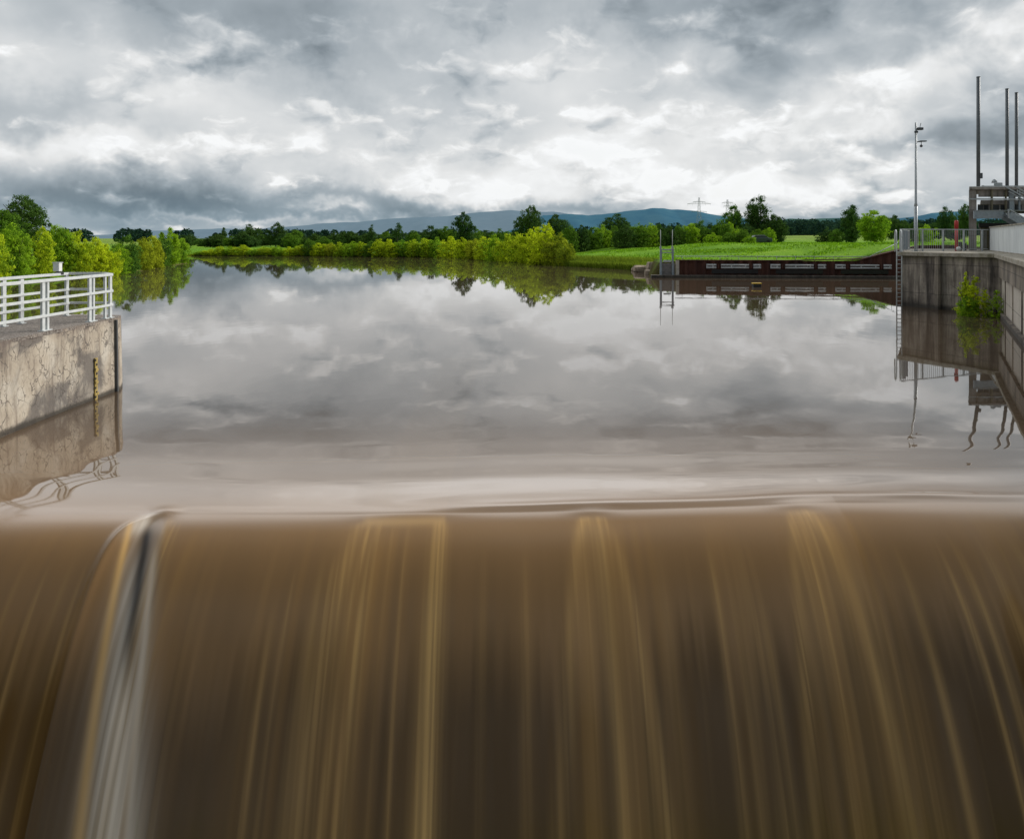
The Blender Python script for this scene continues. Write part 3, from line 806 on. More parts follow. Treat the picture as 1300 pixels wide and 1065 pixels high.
lm = thing('lamp_mast', 'tall slim grey mast with camera and lamp arm behind the quay ladder', 'mast', (23.9, 43.3, Z3))
mx_, my_ = 23.87, 43.3
zt = height_at(156, my_)
MB().tube([(mx_,my_,Z3),(mx_,my_,height_at(262,my_))], .10, 12).build('lower_pole', M['galv'], lm)
MB().tube([(mx_,my_,height_at(262,my_)),(mx_,my_,height_at(258,my_)),(mx_,my_,zt)], [.10,.068,.055], 12).build('upper_pole', M['galv'], lm)
MB().quadbox((mx_,my_,Z3+.02),(.36,.36,.04)).build('base_plate', M['galv'], lm)
z1 = height_at(164, my_)
MB().quadbox((mx_+.21,my_-.05,z1),(.34,.2,.15)).build('camera', M['darksteel'], lm, .02)
MB().bar((mx_,my_,z1-.05),(mx_+.30,my_,z1+.08),.05).bar((mx_+.22,my_,z1+.02),(mx_+.30,my_,z1+.35),.03).build('bracket', M['galv'], lm)
z2 = height_at(180, my_)
MB().bar((mx_,my_,z2-.02),(mx_+.55,my_,z2+.02),.06,.06).quadbox((mx_+.42,my_,z2+.02),(.36,.18,.06)).build('lamp_arm', M['darksteel'], lm)
MB().sphere((mx_+.32,my_,z2-.26),.085).tube([(mx_+.32,my_,z2-.2),(mx_+.32,my_,z2)],.02,6).build('dome_camera', M['darksteel'], lm)
MB().quadbox((mx_-.02,my_-.08,height_at(168,my_)),(.2,.06,.12)).build('junction_box', M['darksteel'], lm)

rp = thing('marker_post', 'red post on a white ball foot behind the quay railing', 'post', (27.05, 44.9, Z3))
MB().tube([(27.3,45.0,Z3),(27.3,45.0,Z3+1.55)], .085, 12).tube([(27.3,45.0,Z3+1.35),(27.3,45.0,Z3+1.80),(27.3,45.0,Z3+1.88)], [.11,.11,.07], 12).build('shaft', M['red'], rp)
MB().sphere((27.28,44.75,Z3+.13),.135).build('ball_foot', M['white'], rp)
for x, y, h, lab in ((27.9,45.6,.5,'low dark bollard stub just right of the red post'),(28.25,45.7,.42,'low dark bollard stub beside the gatehouse pillar')):
    tag(MB().tube([(x,y,Z3),(x,y,Z3+h),(x,y,Z3+h+.06)],[.09,.09,.12],10).build('bollard', M['darksteel']), lab, 'bollard')

# ------------------------------------------------------------------ gatehouse
GY = 46.6
def gx(px): return ground_x(px, GY)
def gz(py): return height_at(py, GY)
gh = thing('gatehouse', 'brown grey concrete weir gatehouse with roof walkway and dark windows', 'gatehouse', (gx(1265), 49, Z3))
def gbox(px0, px1, py0, py1, y0, y1):
    if y1-y0 > .3:                       # deep members follow the slanted side of the plot
        k = .63*(y1-y0); a, b = gx(px0)+.63*max(0, y0-GY), gx(px1)
        return MB().prism([(a,y0),(b,y0),(b+k,y1),(a+k,y1)], gz(max(py0,py1)), gz(min(py0,py1)))
    return MB().quadbox(((gx(px0)+gx(px1))/2, (y0+y1)/2, (gz(py0)+gz(py1))/2), (gx(px1)-gx(px0), y1-y0, abs(gz(py0)-gz(py1))))
gbox(1230, 1239.5, 241.2, 322, GY, GY+.8).build('pillar', M['conc_grey'], gh, .02)
gbox(1236.5, 1243.0, 241.2, 322, GY+.25, GY+.9).build('pillar', M['conc_grey'], gh)
gbox(1228.5, 1420, 238.2, 241, GY-.15, GY+5).build('roof_slab', M['conc_grey'], gh)
gbox(1242, 1420, 241.2, 249.6, GY+.15, GY+.6).build('beam', M['conc_grey'], gh)
gbox(1245, 1420, 254.0, 268, GY+.32, GY+5).build('wall', M['conc_grey'], gh)
gbox(1245, 1420, 288.5, 322, GY+1.6, GY+5).build('back_wall', M['conc_pier'], gh)
gbox(1243, 1420, 283, 288, GY+1.0, GY+5).build('soffit_beam', M['black'], gh)
for a, b in ((1256,1258.2),(1274.5,1277),(1288,1292),(1310,1314)):
    gbox(a, b, 249.6, 254, GY+.2, GY+.6).build('stub_post', M['conc_grey'], gh)
for a, b in ((1245.7,1251.8),(1253,1258.8),(1261.3,1272),(1274.8,1281),(1286,1289),(1293,1301),(1305,1316)):
    w = gbox(a, b, 260.2, 266.8, GY+.28, GY+.36).build('window', M['glassdark'], gh)
    gbox(a-.4, b+.4, 259.4, 260.1, GY+.24, GY+.33).build('lintel', M['conc_pier'], w)
gbox(1231, 1268, 268.2, 278, GY-.45, GY-.36).build('platform_fascia', M['bluegrey'], gh)
gbox(1230.6, 1330, 267.4, 268.1, GY-.5, GY+.8).build('platform_deck', M['galv'], gh)
MB().bar((gx(1228.5),GY-.12,gz(253)),(gx(1330),GY-.12,gz(253.5)),.06,.09).build('pipe_rail', M['galv'], gh)
MB().bar((gx(1245),GY-.1,gz(237)),(gx(1330),GY-.1,gz(236.6)),.06,.07).build('roof_rail', M['galv'], gh)
MB().bar((gx(1229),GY-.14,gz(237.6)),(gx(1330),GY-.14,gz(237.6)),.05,.05).build('roof_edge', M['palefender'], gh)
for i in range(6):
    a = 1283+i*7; MB().bar((gx(a),GY-.1,gz(246)),(gx(a),GY-.1,gz(237)),.05).build('roof_rail_post', M['galv'], gh)
for i, (a, b) in enumerate(((1258,1260),(1276,1277.5),(1293,1295),(1281,1287))):
    gbox(a, b, 241, 268, GY-.05, GY+.05).build('strut', M['bluegrey'] if i > 1 else M['conc_pier'], gh)
gbox(1251, 1256, 290, 322, GY+1.3, GY+1.5).build('door', M['darksteel'], gh)

st = thing('staircase', 'blue grey steel stair sloping down from the gatehouse platform', 'stair', (gx(1285), GY-.8, Z3))
for k, dy in enumerate((-.95, -.15)):
    MB().bar((gx(1268.5),GY+dy,gz(273)),(gx(1312),GY+dy,gz(299)),.05,.42).build('stringer', M['bluegrey'], st)
    MB().bar((gx(1270),GY+dy,gz(267.5)),(gx(1312),GY+dy,gz(292.5)),.07,.07).build('handrail', M['galv'], st)
    MB().bar((gx(1273),GY+dy-.1,gz(237.5)),(gx(1312),GY+dy-.1,gz(260)),.06,.07).build('handrail', M['galv'], st)
    MB().bar((gx(1277),GY+dy-.1,gz(243.5)),(gx(1312),GY+dy-.1,gz(263)),.045,.05).build('handrail', M['galv'], st)
    MB().bar((gx(1267.5),GY+dy,gz(278)),(gx(1267.5),GY+dy,gz(266.5)),.07).build('post', M['galv'], st)
for i in range(11):
    f = (i+.5)/11; px = 1269.5+f*42; py = 272+f*25.6
    MB().quadbox((gx(px),GY-.55,gz(py)),(.24,.74,.03)).build('tread', M['galv'], st)

for px, top_, w, lab in ((1242,98.6,.11,'tallest grey hoist mast at the left end of the gatehouse roof'),
                    (1278.5,113.8,.10,'middle grey hoist mast on the gatehouse roof'),
                    (1290.4,118.6,.095,'rightmost and shortest grey hoist mast on the gatehouse roof')):
    Ym = GY+1.0; x = ground_x(px, Ym)
    t_ = thing('hoist_mast', lab, 'mast', (x, Ym, gz(238)), 'hoist masts on the gatehouse roof')
    MB().tube([(x,Ym,gz(239)),(x,Ym,height_at(top_,Ym))], w, 12).build('shaft', M['mast'], t_)
    MB().tube([(x,Ym,height_at(top_,Ym)),(x,Ym,height_at(top_-.9,Ym))], w*1.06, 12).build('cap', M['darksteel'], t_)
    MB().tube([(x,Ym,gz(239)),(x,Ym,gz(236))], w*1.7, 12).build('collar', M['galv'], t_)
    if px == 1242: MB().quadbox((x+.06,Ym-.16,gz(222)),(.12,.2,.35)).build('switch_box', M['darksteel'], t_)
hm = thing('hoist_motor', 'grey hoist motor with a domed top on the gatehouse roof', 'motor', (gx(1268), GY+.4, gz(238)))
gbox(1262,1275.5,231.6,237.8,GY+.2,GY+.8).build('gearbox', M['galv'], hm, .04)
MB().tube([(gx(1269),GY+.5,gz(231.6)),(gx(1269),GY+.5,gz(229)),(gx(1269),GY+.5,gz(227))],[.17,.14,.08],12).build('dome', M['galv'], hm)
gbox(1246,1252,235.2,237.9,GY+.2,GY+.6).build('bearing', M['galv'], hm, .02)

# ------------------------------------------------------------------ sheet pile wall and its fittings
W0, W1 = (13.75,73.0), (44.0,70.6)
def wall_pt(px):             # on the wall line under photo column px
    k = (px-HX)/F
    dx, dy = W1[0]-W0[0], W1[1]-W0[1]
    s_ = (k*W0[1]-W0[0])/(dx-k*dy); return Vector((W0[0]+dx*s_, W0[1]+dy*s_, 0))
WD = (Vector((*W1,0))-Vector((*W0,0))).normalized(); WN = Vector((WD.y, -WD.x, 0))
sp = thing('sheet_pile_wall', 'low rust brown sheet pile wall along the foot of the grass dike', 'wall', (28, 72, 0))
def pile():
    a = wall_pt(858); L = (Vector((*W1,0))-a).length; mb = MB(); n = int(L/.22); prof = []
    for i in range(n+1):
        p = a+WD*(L*i/n); o_ = (.16, .16, -.06, -.06)[i % 4]
        prof.append(p+WN*o_)
    for p, p2 in zip(prof[:-1], prof[1:]):
        k = len(mb.v)
        zt0, zt1 = float(wall_top(p.x)), float(wall_top(p2.x))
        mb.v += [(p.x,p.y,-1),(p2.x,p2.y,-1),(p2.x,p2.y,zt1),(p.x,p.y,zt0)]
        mb.f.append((k,k+1,k+2,k+3)); mb.sm.append(False)
    return mb
pile().build('piling', M['rust'], sp)
def capb():
    mb = MB(); xs = [wall_pt(p) for p in (858, 1000, 1095, 1100, 1120, 1140, 1152, 1165, 1232)]
    for a, b in zip(xs[:-1], xs[1:]):
        mb.bar((a.x,a.y,float(wall_top(a.x))+.03), (b.x,b.y,float(wall_top(b.x))+.03), .5, .10)
    return mb
capb().build('capping_beam', M['rust'], sp)
a, b = wall_pt(826), Vector((*W1,0))
MB().bar((a+WN*.55)+Vector((0,0,-.16)), (b+WN*.55)+Vector((0,0,-.16)), 1.0, .80).build('footing_ledge', M['conc_upper'], sp)
a = wall_pt(859)
MB().quadbox((a.x,a.y-.35,.82),(.28,.3,1.66)).build('end_post', M['conc_wall'], sp)

for i, (p0, p1, lab) in enumerate(((896,965,'pale two-bar fender on the rusty wall nearest the frame gate'),
                              (977,1047,'pale two-bar fender in the middle of the rusty wall'),
                              (1059,1130,'pale two-bar fender on the rusty wall nearest the quay ladder'))):
    a, b = wall_pt(p0)+WN*.32, wall_pt(p1)+WN*.32; u = Vector((0,0,1)); L = (b-a).length
    t_ = thing('fender', lab, 'fender', ((a+b)/2), 'pale fenders on the sheet pile wall')
    for z, r in ((1.24,.085),(.98,.085)):
        MB().tube([a+u*z, a+(b-a)*.18+u*z], r*1.12, 8).build('pipe', M['palefender'], t_)
        MB().tube([a+(b-a)*.27+u*z, a+(b-a)*.78+u*z], r, 8).build('pipe', M['palefender'], t_)
        MB().tube([a+(b-a)*.86+u*z, b+u*z], r*1.12, 8).build('pipe', M['palefender'], t_)
    for f in (.01,.12,.22,.46,.72,.82,.97):
        MB().bar(a+(b-a)*f+u*.9, a+(b-a)*f+u*1.32, .10).build('bracket', M['palefender'] if f not in (.22,.82) else M['rust'], t_)
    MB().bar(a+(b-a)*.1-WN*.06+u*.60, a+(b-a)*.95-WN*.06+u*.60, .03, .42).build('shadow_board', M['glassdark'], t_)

hr = thing('handrail', 'thin single handrail running along the top of the rusty sheet pile wall', 'handrail', (28,72,2))
def hz(px): return float(np.interp(px, [857,1104,1140],[2.08,2.08,3.45]))
pts = [wall_pt(p) for p in (857,980,1104,1140)]
MB().tube([(p.x,p.y,hz(q_)) for p, q_ in zip(pts,(857,980,1104,1140))], .035, 8).build('rail', M['galv'], hr)
for px in list(range(866,1104,24))+[1118,1132]:
    p = wall_pt(px); MB().tube([(p.x,p.y,float(wall_top(p.x))),(p.x,p.y,hz(px))], .02, 6).build('post', M['galv'], hr)

sl = thing('sluice_frame', 'grey steel sluice frame with two thin rods at the end of the rusty wall', 'sluice', (15.2,72.6,0))
YS = 72.4
def sx(px): return ground_x(px, YS)
def sz(py): return height_at(py, YS)
for px, w in ((839,.19),(854,.17)):
    MB().bar((sx(px),YS,.1),(sx(px),YS,sz(316.5)),w).build('column', M['bluegrey'], sl)
    MB().tube([(sx(px-.4),YS,sz(316.5)),(sx(px-.4),YS,sz(292))], .028, 6).build('rod', M['palefender'], sl)
    MB().quadbox((sx(px-.4),YS,sz(314.5)),(.2,.2,.24)).build('rod_guide', M['galv'], sl)
MB().bar((sx(838),YS,sz(317.2)),(sx(856),YS,sz(317.2)),.16,.13).build('cross_beam', M['galv'], sl)
MB().bar((sx(838),YS,sz(320.8)),(sx(856),YS,sz(320.8)),.12,.09).build('cross_beam', M['galv'], sl)
gt = MB()
for i in range(6): gt.quadbox(((sx(839)+sx(857))/2,YS+.05,.18+.2*i+.1),(sx(857)-sx(839),.12,.185))
gt.build('gate_boards', M['timber'], sl)
MB().quadbox((sx(847),YS+.02,sz(331.6)),(.7,.16,.18)).build('lifting_lug', M['palefender'], sl)

bo = thing('buoy', 'small yellow float with dark underside lying off the rusty wall', 'buoy', (ground_x(960.5,58),58,0))
bx_, by_ = ground_x(960.5,58), 58
MB().prism([(bx_-.36,by_-.25),(bx_+.36,by_-.25),(bx_+.36,by_+.25),(bx_-.36,by_+.25)],.24,.34,
           botpoly=[(bx_-.33,by_-.22),(bx_+.33,by_-.22),(bx_+.33,by_+.22),(bx_-.33,by_+.22)]).build('deck', M['yellow'], bo, .03)
MB().prism([(bx_-.31,by_-.22),(bx_+.31,by_-.22),(bx_+.31,by_+.22),(bx_-.31,by_+.22)],-.1,.235).build('float', M['black'], bo, .03)

def boulder(x, y, z, sx_, sy_, sz_, seed, lab):
    r = np.random.default_rng(seed); mb = MB().sphere((0,0,0),1,14,9)
    ph = r.uniform(0, 6.28, 9); v = []
    for p in mb.v:
        p = np.array(p); k = 1+.16*math.sin(3.1*p[0]+ph[0])*math.sin(2.7*p[1]+ph[1])+.12*math.sin(4*p[2]+ph[2]+2*p[0])+.08*math.sin(7*p[1]+ph[3])
        p = np.clip(p*k, -.78, .80)
        v.append((x+p[0]*sx_, y+p[1]*sy_, z+p[2]*sz_))
    mb.v = v; mb.sm = [False]*len(mb.f)
    return tag(mb.build('boulder', M['rock']), lab, 'boulder', 'boulders by the sluice frame')
boulder(ground_x(818,84),84,.32,1.5,1.0,.55,1,'large flat tan boulder at the water edge left of the sluice frame')
boulder(ground_x(829,81),81,.75,.95,.8,.60,2,'upper tan boulder of the heap nearest the sluice frame')
boulder(ground_x(809,87),87,.22,.85,.7,.35,3,'leftmost small tan boulder of the heap by the sluice')
boulder(ground_x(826,78.5),78.5,.18,.8,.6,.38,4,'lowest tan boulder touching the water beside the ledge')

# ------------------------------------------------------------------ parked car on the dike
CX, CY = ground_x(963,122), 122.0
cz = float(land(np.array([CX]), np.array([CY]))[0][0])
car = thing('parked_car', 'dark parked car beside the low bushes behind the grass dike', 'car', (CX, CY, cz))
def carbody():
    mb = MB(); prof = [(-2.0,.30),(-2.05,.75),(-1.25,.92),(-.75,1.42),(.75,1.48),(1.45,1.0),(2.0,.92),(2.05,.32)]
    n = 0
    for y in (-.85,.85):
        k = .0
        for x, z in prof: mb.v.append((CX+x, CY+y*(1 if z < 1.1 else .84), cz+z))
    m = len(prof)
    mb.f.append(tuple(range(m))); mb.f.append(tuple(reversed(range(m,2*m)))); mb.sm += [False,False]
    for i in range(m):
        j = (i+1) % m; mb.f.append((j,i,m+i,m+j)); mb.sm.append(False)
    return mb
carbody().build('body', M['carpaint'], car, .06)
MB().prism([(CX-.98,CY-.80),(CX+1.15,CY-.80),(CX+1.15,CY-.77),(CX-.98,CY-.77)], cz+.95, cz+1.32).build('window', M['glassdark'], car)
for x in (-1.3, 1.3):
    for y in (-.82,.82):
        w_ = MB().tube([(CX+x,CY+y-.1,cz+.32),(CX+x,CY+y+.1,cz+.32)], .32, 16).build('wheel', M['tyre'], car)
MB().quadbox((CX+2.0,CY-.5,cz+.78),(.1,.35,.16)).build('headlight', M['white'], car)
MB().quadbox((CX+2.0,CY+.5,cz+.78),(.1,.35,.16)).build('headlight', M['white'], car)

# ------------------------------------------------------------------ pylons
def pylon(px, Y, top_py, arms, lab):
    x = ground_x(px, Y); zt_ = height_at(top_py, Y); z0 = 3.0; H = zt_-z0
    t_ = thing('power_pylon', lab, 'pylon', (x, Y, z0), 'power pylons beyond the trees')
    k = Y/900.0; mb = MB(); r = .13*k
    def wd(f): return (3.6*(1-f)**1.2+.7)*k
    fs = [0,.2,.38,.53,.66,.77,.86,.93,1.0]
    for sx_ in (-1,1):
        for sy_ in (-1,1):
            mb.tube([(x+sx_*wd(f)/1.0, Y+sy_*wd(f), z0+H*f) for f in fs], r, 5)
    for f0, f1 in zip(fs[:-1], fs[1:]):
        for s_ in (-1, 1):
            for yy in (-1, 1):
                mb.tube([(x-s_*wd(f0), Y+yy*wd(f0), z0+H*f0), (x+s_*wd(f1), Y+yy*wd(f1), z0+H*f1)], r*.6, 4)
    mb.build('tower', M['pylon'], t_)
    for py, w in arms:
        z = height_at(py, Y); w = w*Y/F
        m2 = MB().tube([(x-w,Y,z),(x+w,Y,z)], r*1.3, 5)
        m2.tube([(x-w,Y,z),(x,Y,z+w*.16)], r, 5).tube([(x+w,Y,z),(x,Y,z+w*.16)], r, 5)
        for f in (-.95,-.55,.55,.95): m2.tube([(x+w*f,Y,z),(x+w*f,Y,z-2.2*k)], r*.6, 4)
        m2.build('cross_arm', M['pylon'], t_)
pylon(887.5, 900, 251, ((259,15),(256.5,8),(269,10)), 'larger lattice power pylon with wide arms above the trees')
pylon(923.5, 1300, 253.5, ((257.5,7),(262,5)), 'smaller, farther lattice power pylon left of the tall poplar')

# ------------------------------------------------------------------ vegetation
def crown_mesh(name, seed, prof, z0, n_clump, n_leaf, leaf, clump_r, mat, lobes=.3, inner=.35, nl=0):
    r = np.random.default_rng(seed)
    R = max(p[1] for p in prof); NL = nl or 5
    lx = []
    for j in range(NL):
        a_ = 2.4*j+r.uniform(-.6,.6); o_ = 0.0 if j == 0 else R*r.uniform(.35,.78)
        h_ = 1.0 if j == 0 else r.uniform(.74,1.0)*(1-.16*o_/R)
        if j == 0: o_ = R*r.uniform(0,.22)
        lx.append((o_*math.cos(a_), o_*math.sin(a_), h_, R*r.uniform(.46,.66)*(1.12 if j == 0 else 1)))
    lx = np.array(lx)
    li = r.choice(NL, n_clump, p=(lx[:,3]**2*lx[:,2])/(lx[:,3]**2*lx[:,2]).sum())
    tt = r.uniform(0, 1, n_clump); an = r.uniform(0, 2*math.pi, n_clump)
    pr = np.interp(tt, [p[0] for p in prof], [p[1] for p in prof])/R
    la = r.uniform(0, 6.28, 4)
    lob = 1+lobes*(np.sin(2*an+la[0]+3*tt)*.5+np.sin(3*an+la[1]-7*tt)*.4+np.sin(5*an+la[2]+13*tt)*.35)
    rr = lx[li,3]*pr*lob*(inner+(1-inner)*np.sqrt(r.uniform(0,1,n_clump)))
    zb = z0 + (0 if z0 < .03 else 1)*r.uniform(0,.12,NL)[li]
    c = np.stack([lx[li,0]*(.55+.45*tt)+rr*np.cos(an), lx[li,1]*(.55+.45*tt)+rr*np.sin(an), zb+tt*(lx[li,2]-zb)], 1)
    ct = r.uniform(0,1,n_clump); cr = clump_r*r.uniform(.45,1.5,n_clump)
    N = n_clump*n_leaf; ci = np.repeat(np.arange(n_clump), n_leaf)
    dv = r.normal(0,1,(N,3)); dv /= np.linalg.norm(dv,axis=1)[:,None]
    p = c[ci] + dv*(cr[ci]*r.uniform(.2,1,N)**.6)[:,None]*np.array((1,1,.8))
    nz = dv + r.normal(0,.55,(N,3)) + np.array((0,0,.35)); nz /= np.linalg.norm(nz,axis=1)[:,None]
    a = np.cross(nz, r.normal(0,1,(N,3))); a /= np.linalg.norm(a,axis=1)[:,None]; b = np.cross(nz, a)
    sz_ = (leaf*r.uniform(.6,1.35,N))[:,None]; dv = None
    v = np.stack([p-a*sz_*.9, p-b*sz_*.5, p+a*sz_*.9, p+b*sz_*.5], 1).reshape(-1,3)
    q_ = np.arange(N*4).reshape(-1,4)
    tint = np.clip(.55*ct[ci]+.45*r.uniform(0,1,N), 0, 1)
    return fast_mesh(name, v, q_, mat, False, {'tint': np.repeat(tint,4)})
def trunk_mesh(name, seed, h, r0, limbs, stems=1):
    r = random.Random(seed); mb = MB()
    for s_ in range(stems):
        lean = (r.uniform(-.2,.2), r.uniform(-.2,.2)) if stems > 1 else (r.uniform(-.03,.03), r.uniform(-.03,.03))
        pts = [(lean[0]*f*h*1.6+r.uniform(-.006,.006), lean[1]*f*h*1.6, h*f) for f in (0,.25,.5,.75,1)]
        mb.tube(pts, [r0*k for k in (1.25,.9,.72,.5,.2)], 7)
        for i in range(limbs):
            f = r.uniform(.35,.9); a = r.uniform(0,6.28); L = r.uniform(.12,.26)
            o_ = (lean[0]*f*h*1.6, lean[1]*f*h*1.6, h*f)
            mb.tube([o_, (o_[0]+math.cos(a)*L*.5, o_[1]+math.sin(a)*L*.5, o_[2]+L*.4), (o_[0]+math.cos(a)*L, o_[1]+math.sin(a)*L, o_[2]+L*.95)], [r0*.45,r0*.3,r0*.1], 5)
    me = bpy.data.meshes.new(name); me.from_pydata(mb.v, [], mb.f); me.polygons.foreach_set('use_smooth', mb.sm)
    me.materials.append(M['bark']); me.update(); return me
BUSH = [(0,.42),(.2,.50),(.5,.48),(.78,.36),(1,.10)]
CONE = [(0,.30),(.25,.40),(.6,.26),(1,.03)]
ROUND = [(0,.22),(.2,.34),(.5,.44),(.8,.36),(1,.10)]
OAK = [(0,.22),(.2,.50),(.5,.56),(.8,.42),(1,.12)]
POP = [(0,.10),(.3,.22),(.6,.26),(.85,.22),(1,.08)]
LOL = [(0,.10),(.35,.30),(.7,.32),(1,.10)]
crowns = {}
def kind(key, prof, z0, mats, trunk_h, r0, limbs, stems=1, n=2, clumps=260, leaves=26, leaf=.026, cr=.09, lobes=.3, inner=.35, nl=0):
    for mk_ in mats:
        for i in range(n):
            crowns.setdefault((key, mk_), []).append((
                crown_mesh('crown', hash((len(key)*7+ord(key[0])*3+i*13+ord(mk_[5])*5)) % 9999, prof, z0, clumps, leaves, leaf, cr, M[mk_], lobes, inner, nl),
                trunk_mesh('trunk', i*7+len(key), trunk_h, r0, limbs, stems)))
kind('bush', BUSH, .0, ('leaf_yellow','leaf_fresh','leaf_olive','leaf_mid','leaf_dark'), .7, .014, 3, 4, 5, 420, 30, .022, .068, .35, .3, 7)
kind('cone', CONE, .03, ('leaf_yellow','leaf_fresh','leaf_mid','leaf_dark'), .85, .022, 5, 1, 2, 320, 26, .022, .07, .35, .3, 4)
kind('round', ROUND, .05, ('leaf_mid','leaf_dark','leaf_fresh'), .7, .022, 6, 1, 5, 460, 30, .021, .066, .4, .3, 6)
kind('oak', OAK, .16, ('leaf_dark','leaf_mid'), .7, .028, 8, 1, 4, 620, 32, .018, .062, .4, .3, 9)
kind('poplar', POP, .05, ('leaf_mid','leaf_dark'), .85, .02, 6, 1, 2, 360, 28, .017, .055, .5, .3, 5)
kind('lollipop', LOL, .42, ('leaf_dark',), .75, .02, 5, 1, 1, 140, 22, .022, .075)
ORD = ['first','second','third','fourth','fifth','sixth','seventh','eighth','ninth','tenth','eleventh','twelfth','thirteenth','fourteenth','fifteenth','sixteenth','seventeenth','eighteenth','nineteenth','twentieth',
       'twenty-first','twenty-second','twenty-third','twenty-fourth','twenty-fifth','twenty-sixth','twenty-seventh','twenty-eighth','twenty-ninth','thirtieth','thirty-first','thirty-second','thirty-third','thirty-fourth','thirty-fifth','thirty-sixth','thirty-seventh','thirty-eighth','thirty-ninth','fortieth']
cnt = [0]
def plant(name, key, mk_, x, y, z, H, W, label, cat, group=None):
    cnt[0] += 1
    lst = crowns[(key, mk_)]; cm, tm = lst[cnt[0] % len(lst)]
    o = bpy.data.objects.new(name, None); COL.objects.link(o); o.location = (x, y, z)
    prof_w = {'bush':1.05,'cone':.86,'round':.98,'oak':1.2,'poplar':.58,'lollipop':.72,'shoot':.86}[key]
    o.scale = (W/prof_w, W/prof_w, H); o.rotation_euler.z = random.uniform(0, 6.28)
    tag(o, label, cat, group)
    c = bpy.data.objects.new('crown', cm); COL.objects.link(c); c.parent = o
    if tm:
        k = bpy.data.objects.new('trunk', tm); COL.objects.link(k); k.parent = o
    return o
def gz_at(x, y):
    return float(land(np.array([x], float), np.array([y], float))[0][0])
def plant_px(name, key, mk_, px, Y, top_py, wpx, label, cat, group=None, sink=.15):
    x = ground_x(px, Y); z = gz_at(x, Y)-sink
    return plant(name, key, mk_, x, Y, z, height_at(top_py, Y)-z, wpx*Y/F, label, cat, group)

# left bank
G = 'bushes along the left bank'
left = [(-42,52,284,56,'leaf_fresh','bush'),(-14,60,286,56,'leaf_yellow','bush'),(20,64,286,52,'leaf_fresh','bush'),(52,67,289,46,'leaf_yellow','bush'),(72,70,287,44,'leaf_fresh','bush'),
        (98,71,295,46,'leaf_yellow','bush'),(120,73,302,42,'leaf_yellow','bush'),(137,74.5,311,34,'leaf_yellow','bush')]
for i, (px, Y, tp, w, mk_, key) in enumerate(left):
    col_ = {'leaf_fresh':'fresh green','leaf_yellow':'yellow-green','leaf_olive':'olive brown'}[mk_]
    plant_px('willow_bush', key, mk_, px, Y, tp, w, f'{col_} bush behind the pier railing, {ORD[len(left)-1-i]} from the right of its row', 'bush', G)
for px, Y, tp, w, mk_, lab in ((149,78,310,30,'leaf_fresh','small fresh green bush just right of the pier railing corner on the left bank'),
                          (205,98.5,300,30,'leaf_mid','darker green bush wedged left of the tall pointed one on the left bank'),
                          (160,81.5,300,44,'leaf_mid','dark round bush just beyond the railing bushes on the left bank'),
                          (178,88.5,303,36,'leaf_olive','small olive bush between two larger ones on the left bank'),
                          (194,94.5,301,42,'leaf_olive','yellowish bush left of the pointed bush on the left bank'),
                          (215,103,290,34,'leaf_fresh','tall pointed green bush at the end of the left bank'),
                          (231,112.5,303,26,'leaf_fresh','last low green bush at the tip of the left bank')):
    plant_px('bank_bush', 'cone' if px == 215 else 'bush', mk_, px, Y, tp, w, lab, 'bush', G)
plant_px('oak_tree', 'oak', 'leaf_dark', 24, 112, 249, 96, 'large dark round tree rising behind the bushes at far left', 'tree')
plant_px('oak_tree', 'oak', 'leaf_mid', -18, 105, 262, 90, 'olive toned tree cut by the left edge in front of the dark one', 'tree')

# far bank willow row
def bank_point(px, inland):
    k = (px-HX)/F
    for a, b in zip(BANK_FAR[:-1], BANK_FAR[1:]):
        a, b = np.array(a), np.array(b); d = b-a
        den = d[0]-k*d[1]
        if abs(den) < 1e-9: continue
        s_ = (k*a[1]-a[0])/den
        if -1e-6 <= s_ <= 1+1e-6:
            p = a+d*s_; return (p[1]+inland)
    return 165+inland
row = [(246,322,13,'y'),(256,319,15,'f'),(266,317,16,'y'),(278,313,20,'y'),(291,313,18,'f'),(308,311.5,25,'y'),(322,316,14,'f'),(334,313.5,17,'y'),(344,314,15,'y'),(354,312.5,17,'f'),(367,313.5,15,'y'),(382,311,21,'y'),(394,303.5,17,'m'),
       (406,309,20,'y'),(420,309,20,'o'),(433,308,20,'y'),(446,307,21,'f'),(458,307,18,'y'),(470,306.5,18,'m'),(482,304,23,'y'),(496,304.5,22,'y'),(510,305,21,'f'),(525,304,23,'y'),(541,303,24,'y'),(556,302,24,'f'),(572,301,27,'y'),
       (588,302,24,'y'),(603,303,22,'o'),(616,301,24,'y'),(629,299,25,'f'),(643,298,26,'y'),(657,296,27,'y'),(673,291,32,'y'),(690,285.5,40,'y'),(706,297,30,'o'),(718,306,22,'o')]
nm = {'y':('leaf_yellow','yellow-green'),'f':('leaf_fresh','bright green'),'m':('leaf_mid','darker green'),'o':('leaf_olive','olive brown')}
for i, (px, tp, w, c_) in enumerate(row):
    mk_, cn = nm[c_]
    if px == 690: lab = 'tallest yellow-green bush at the near end of the far bank row'
    else: lab = f'{cn} bush on the far bank, {ORD[len(row)-1-i]} from the right end of the row'
    plant_px('willow_bush', 'bush', mk_, px, bank_point(px, .5 + (i*37 % 10)*.10), tp, w*1.35, lab, 'bush', 'bushes along the far bank')
    
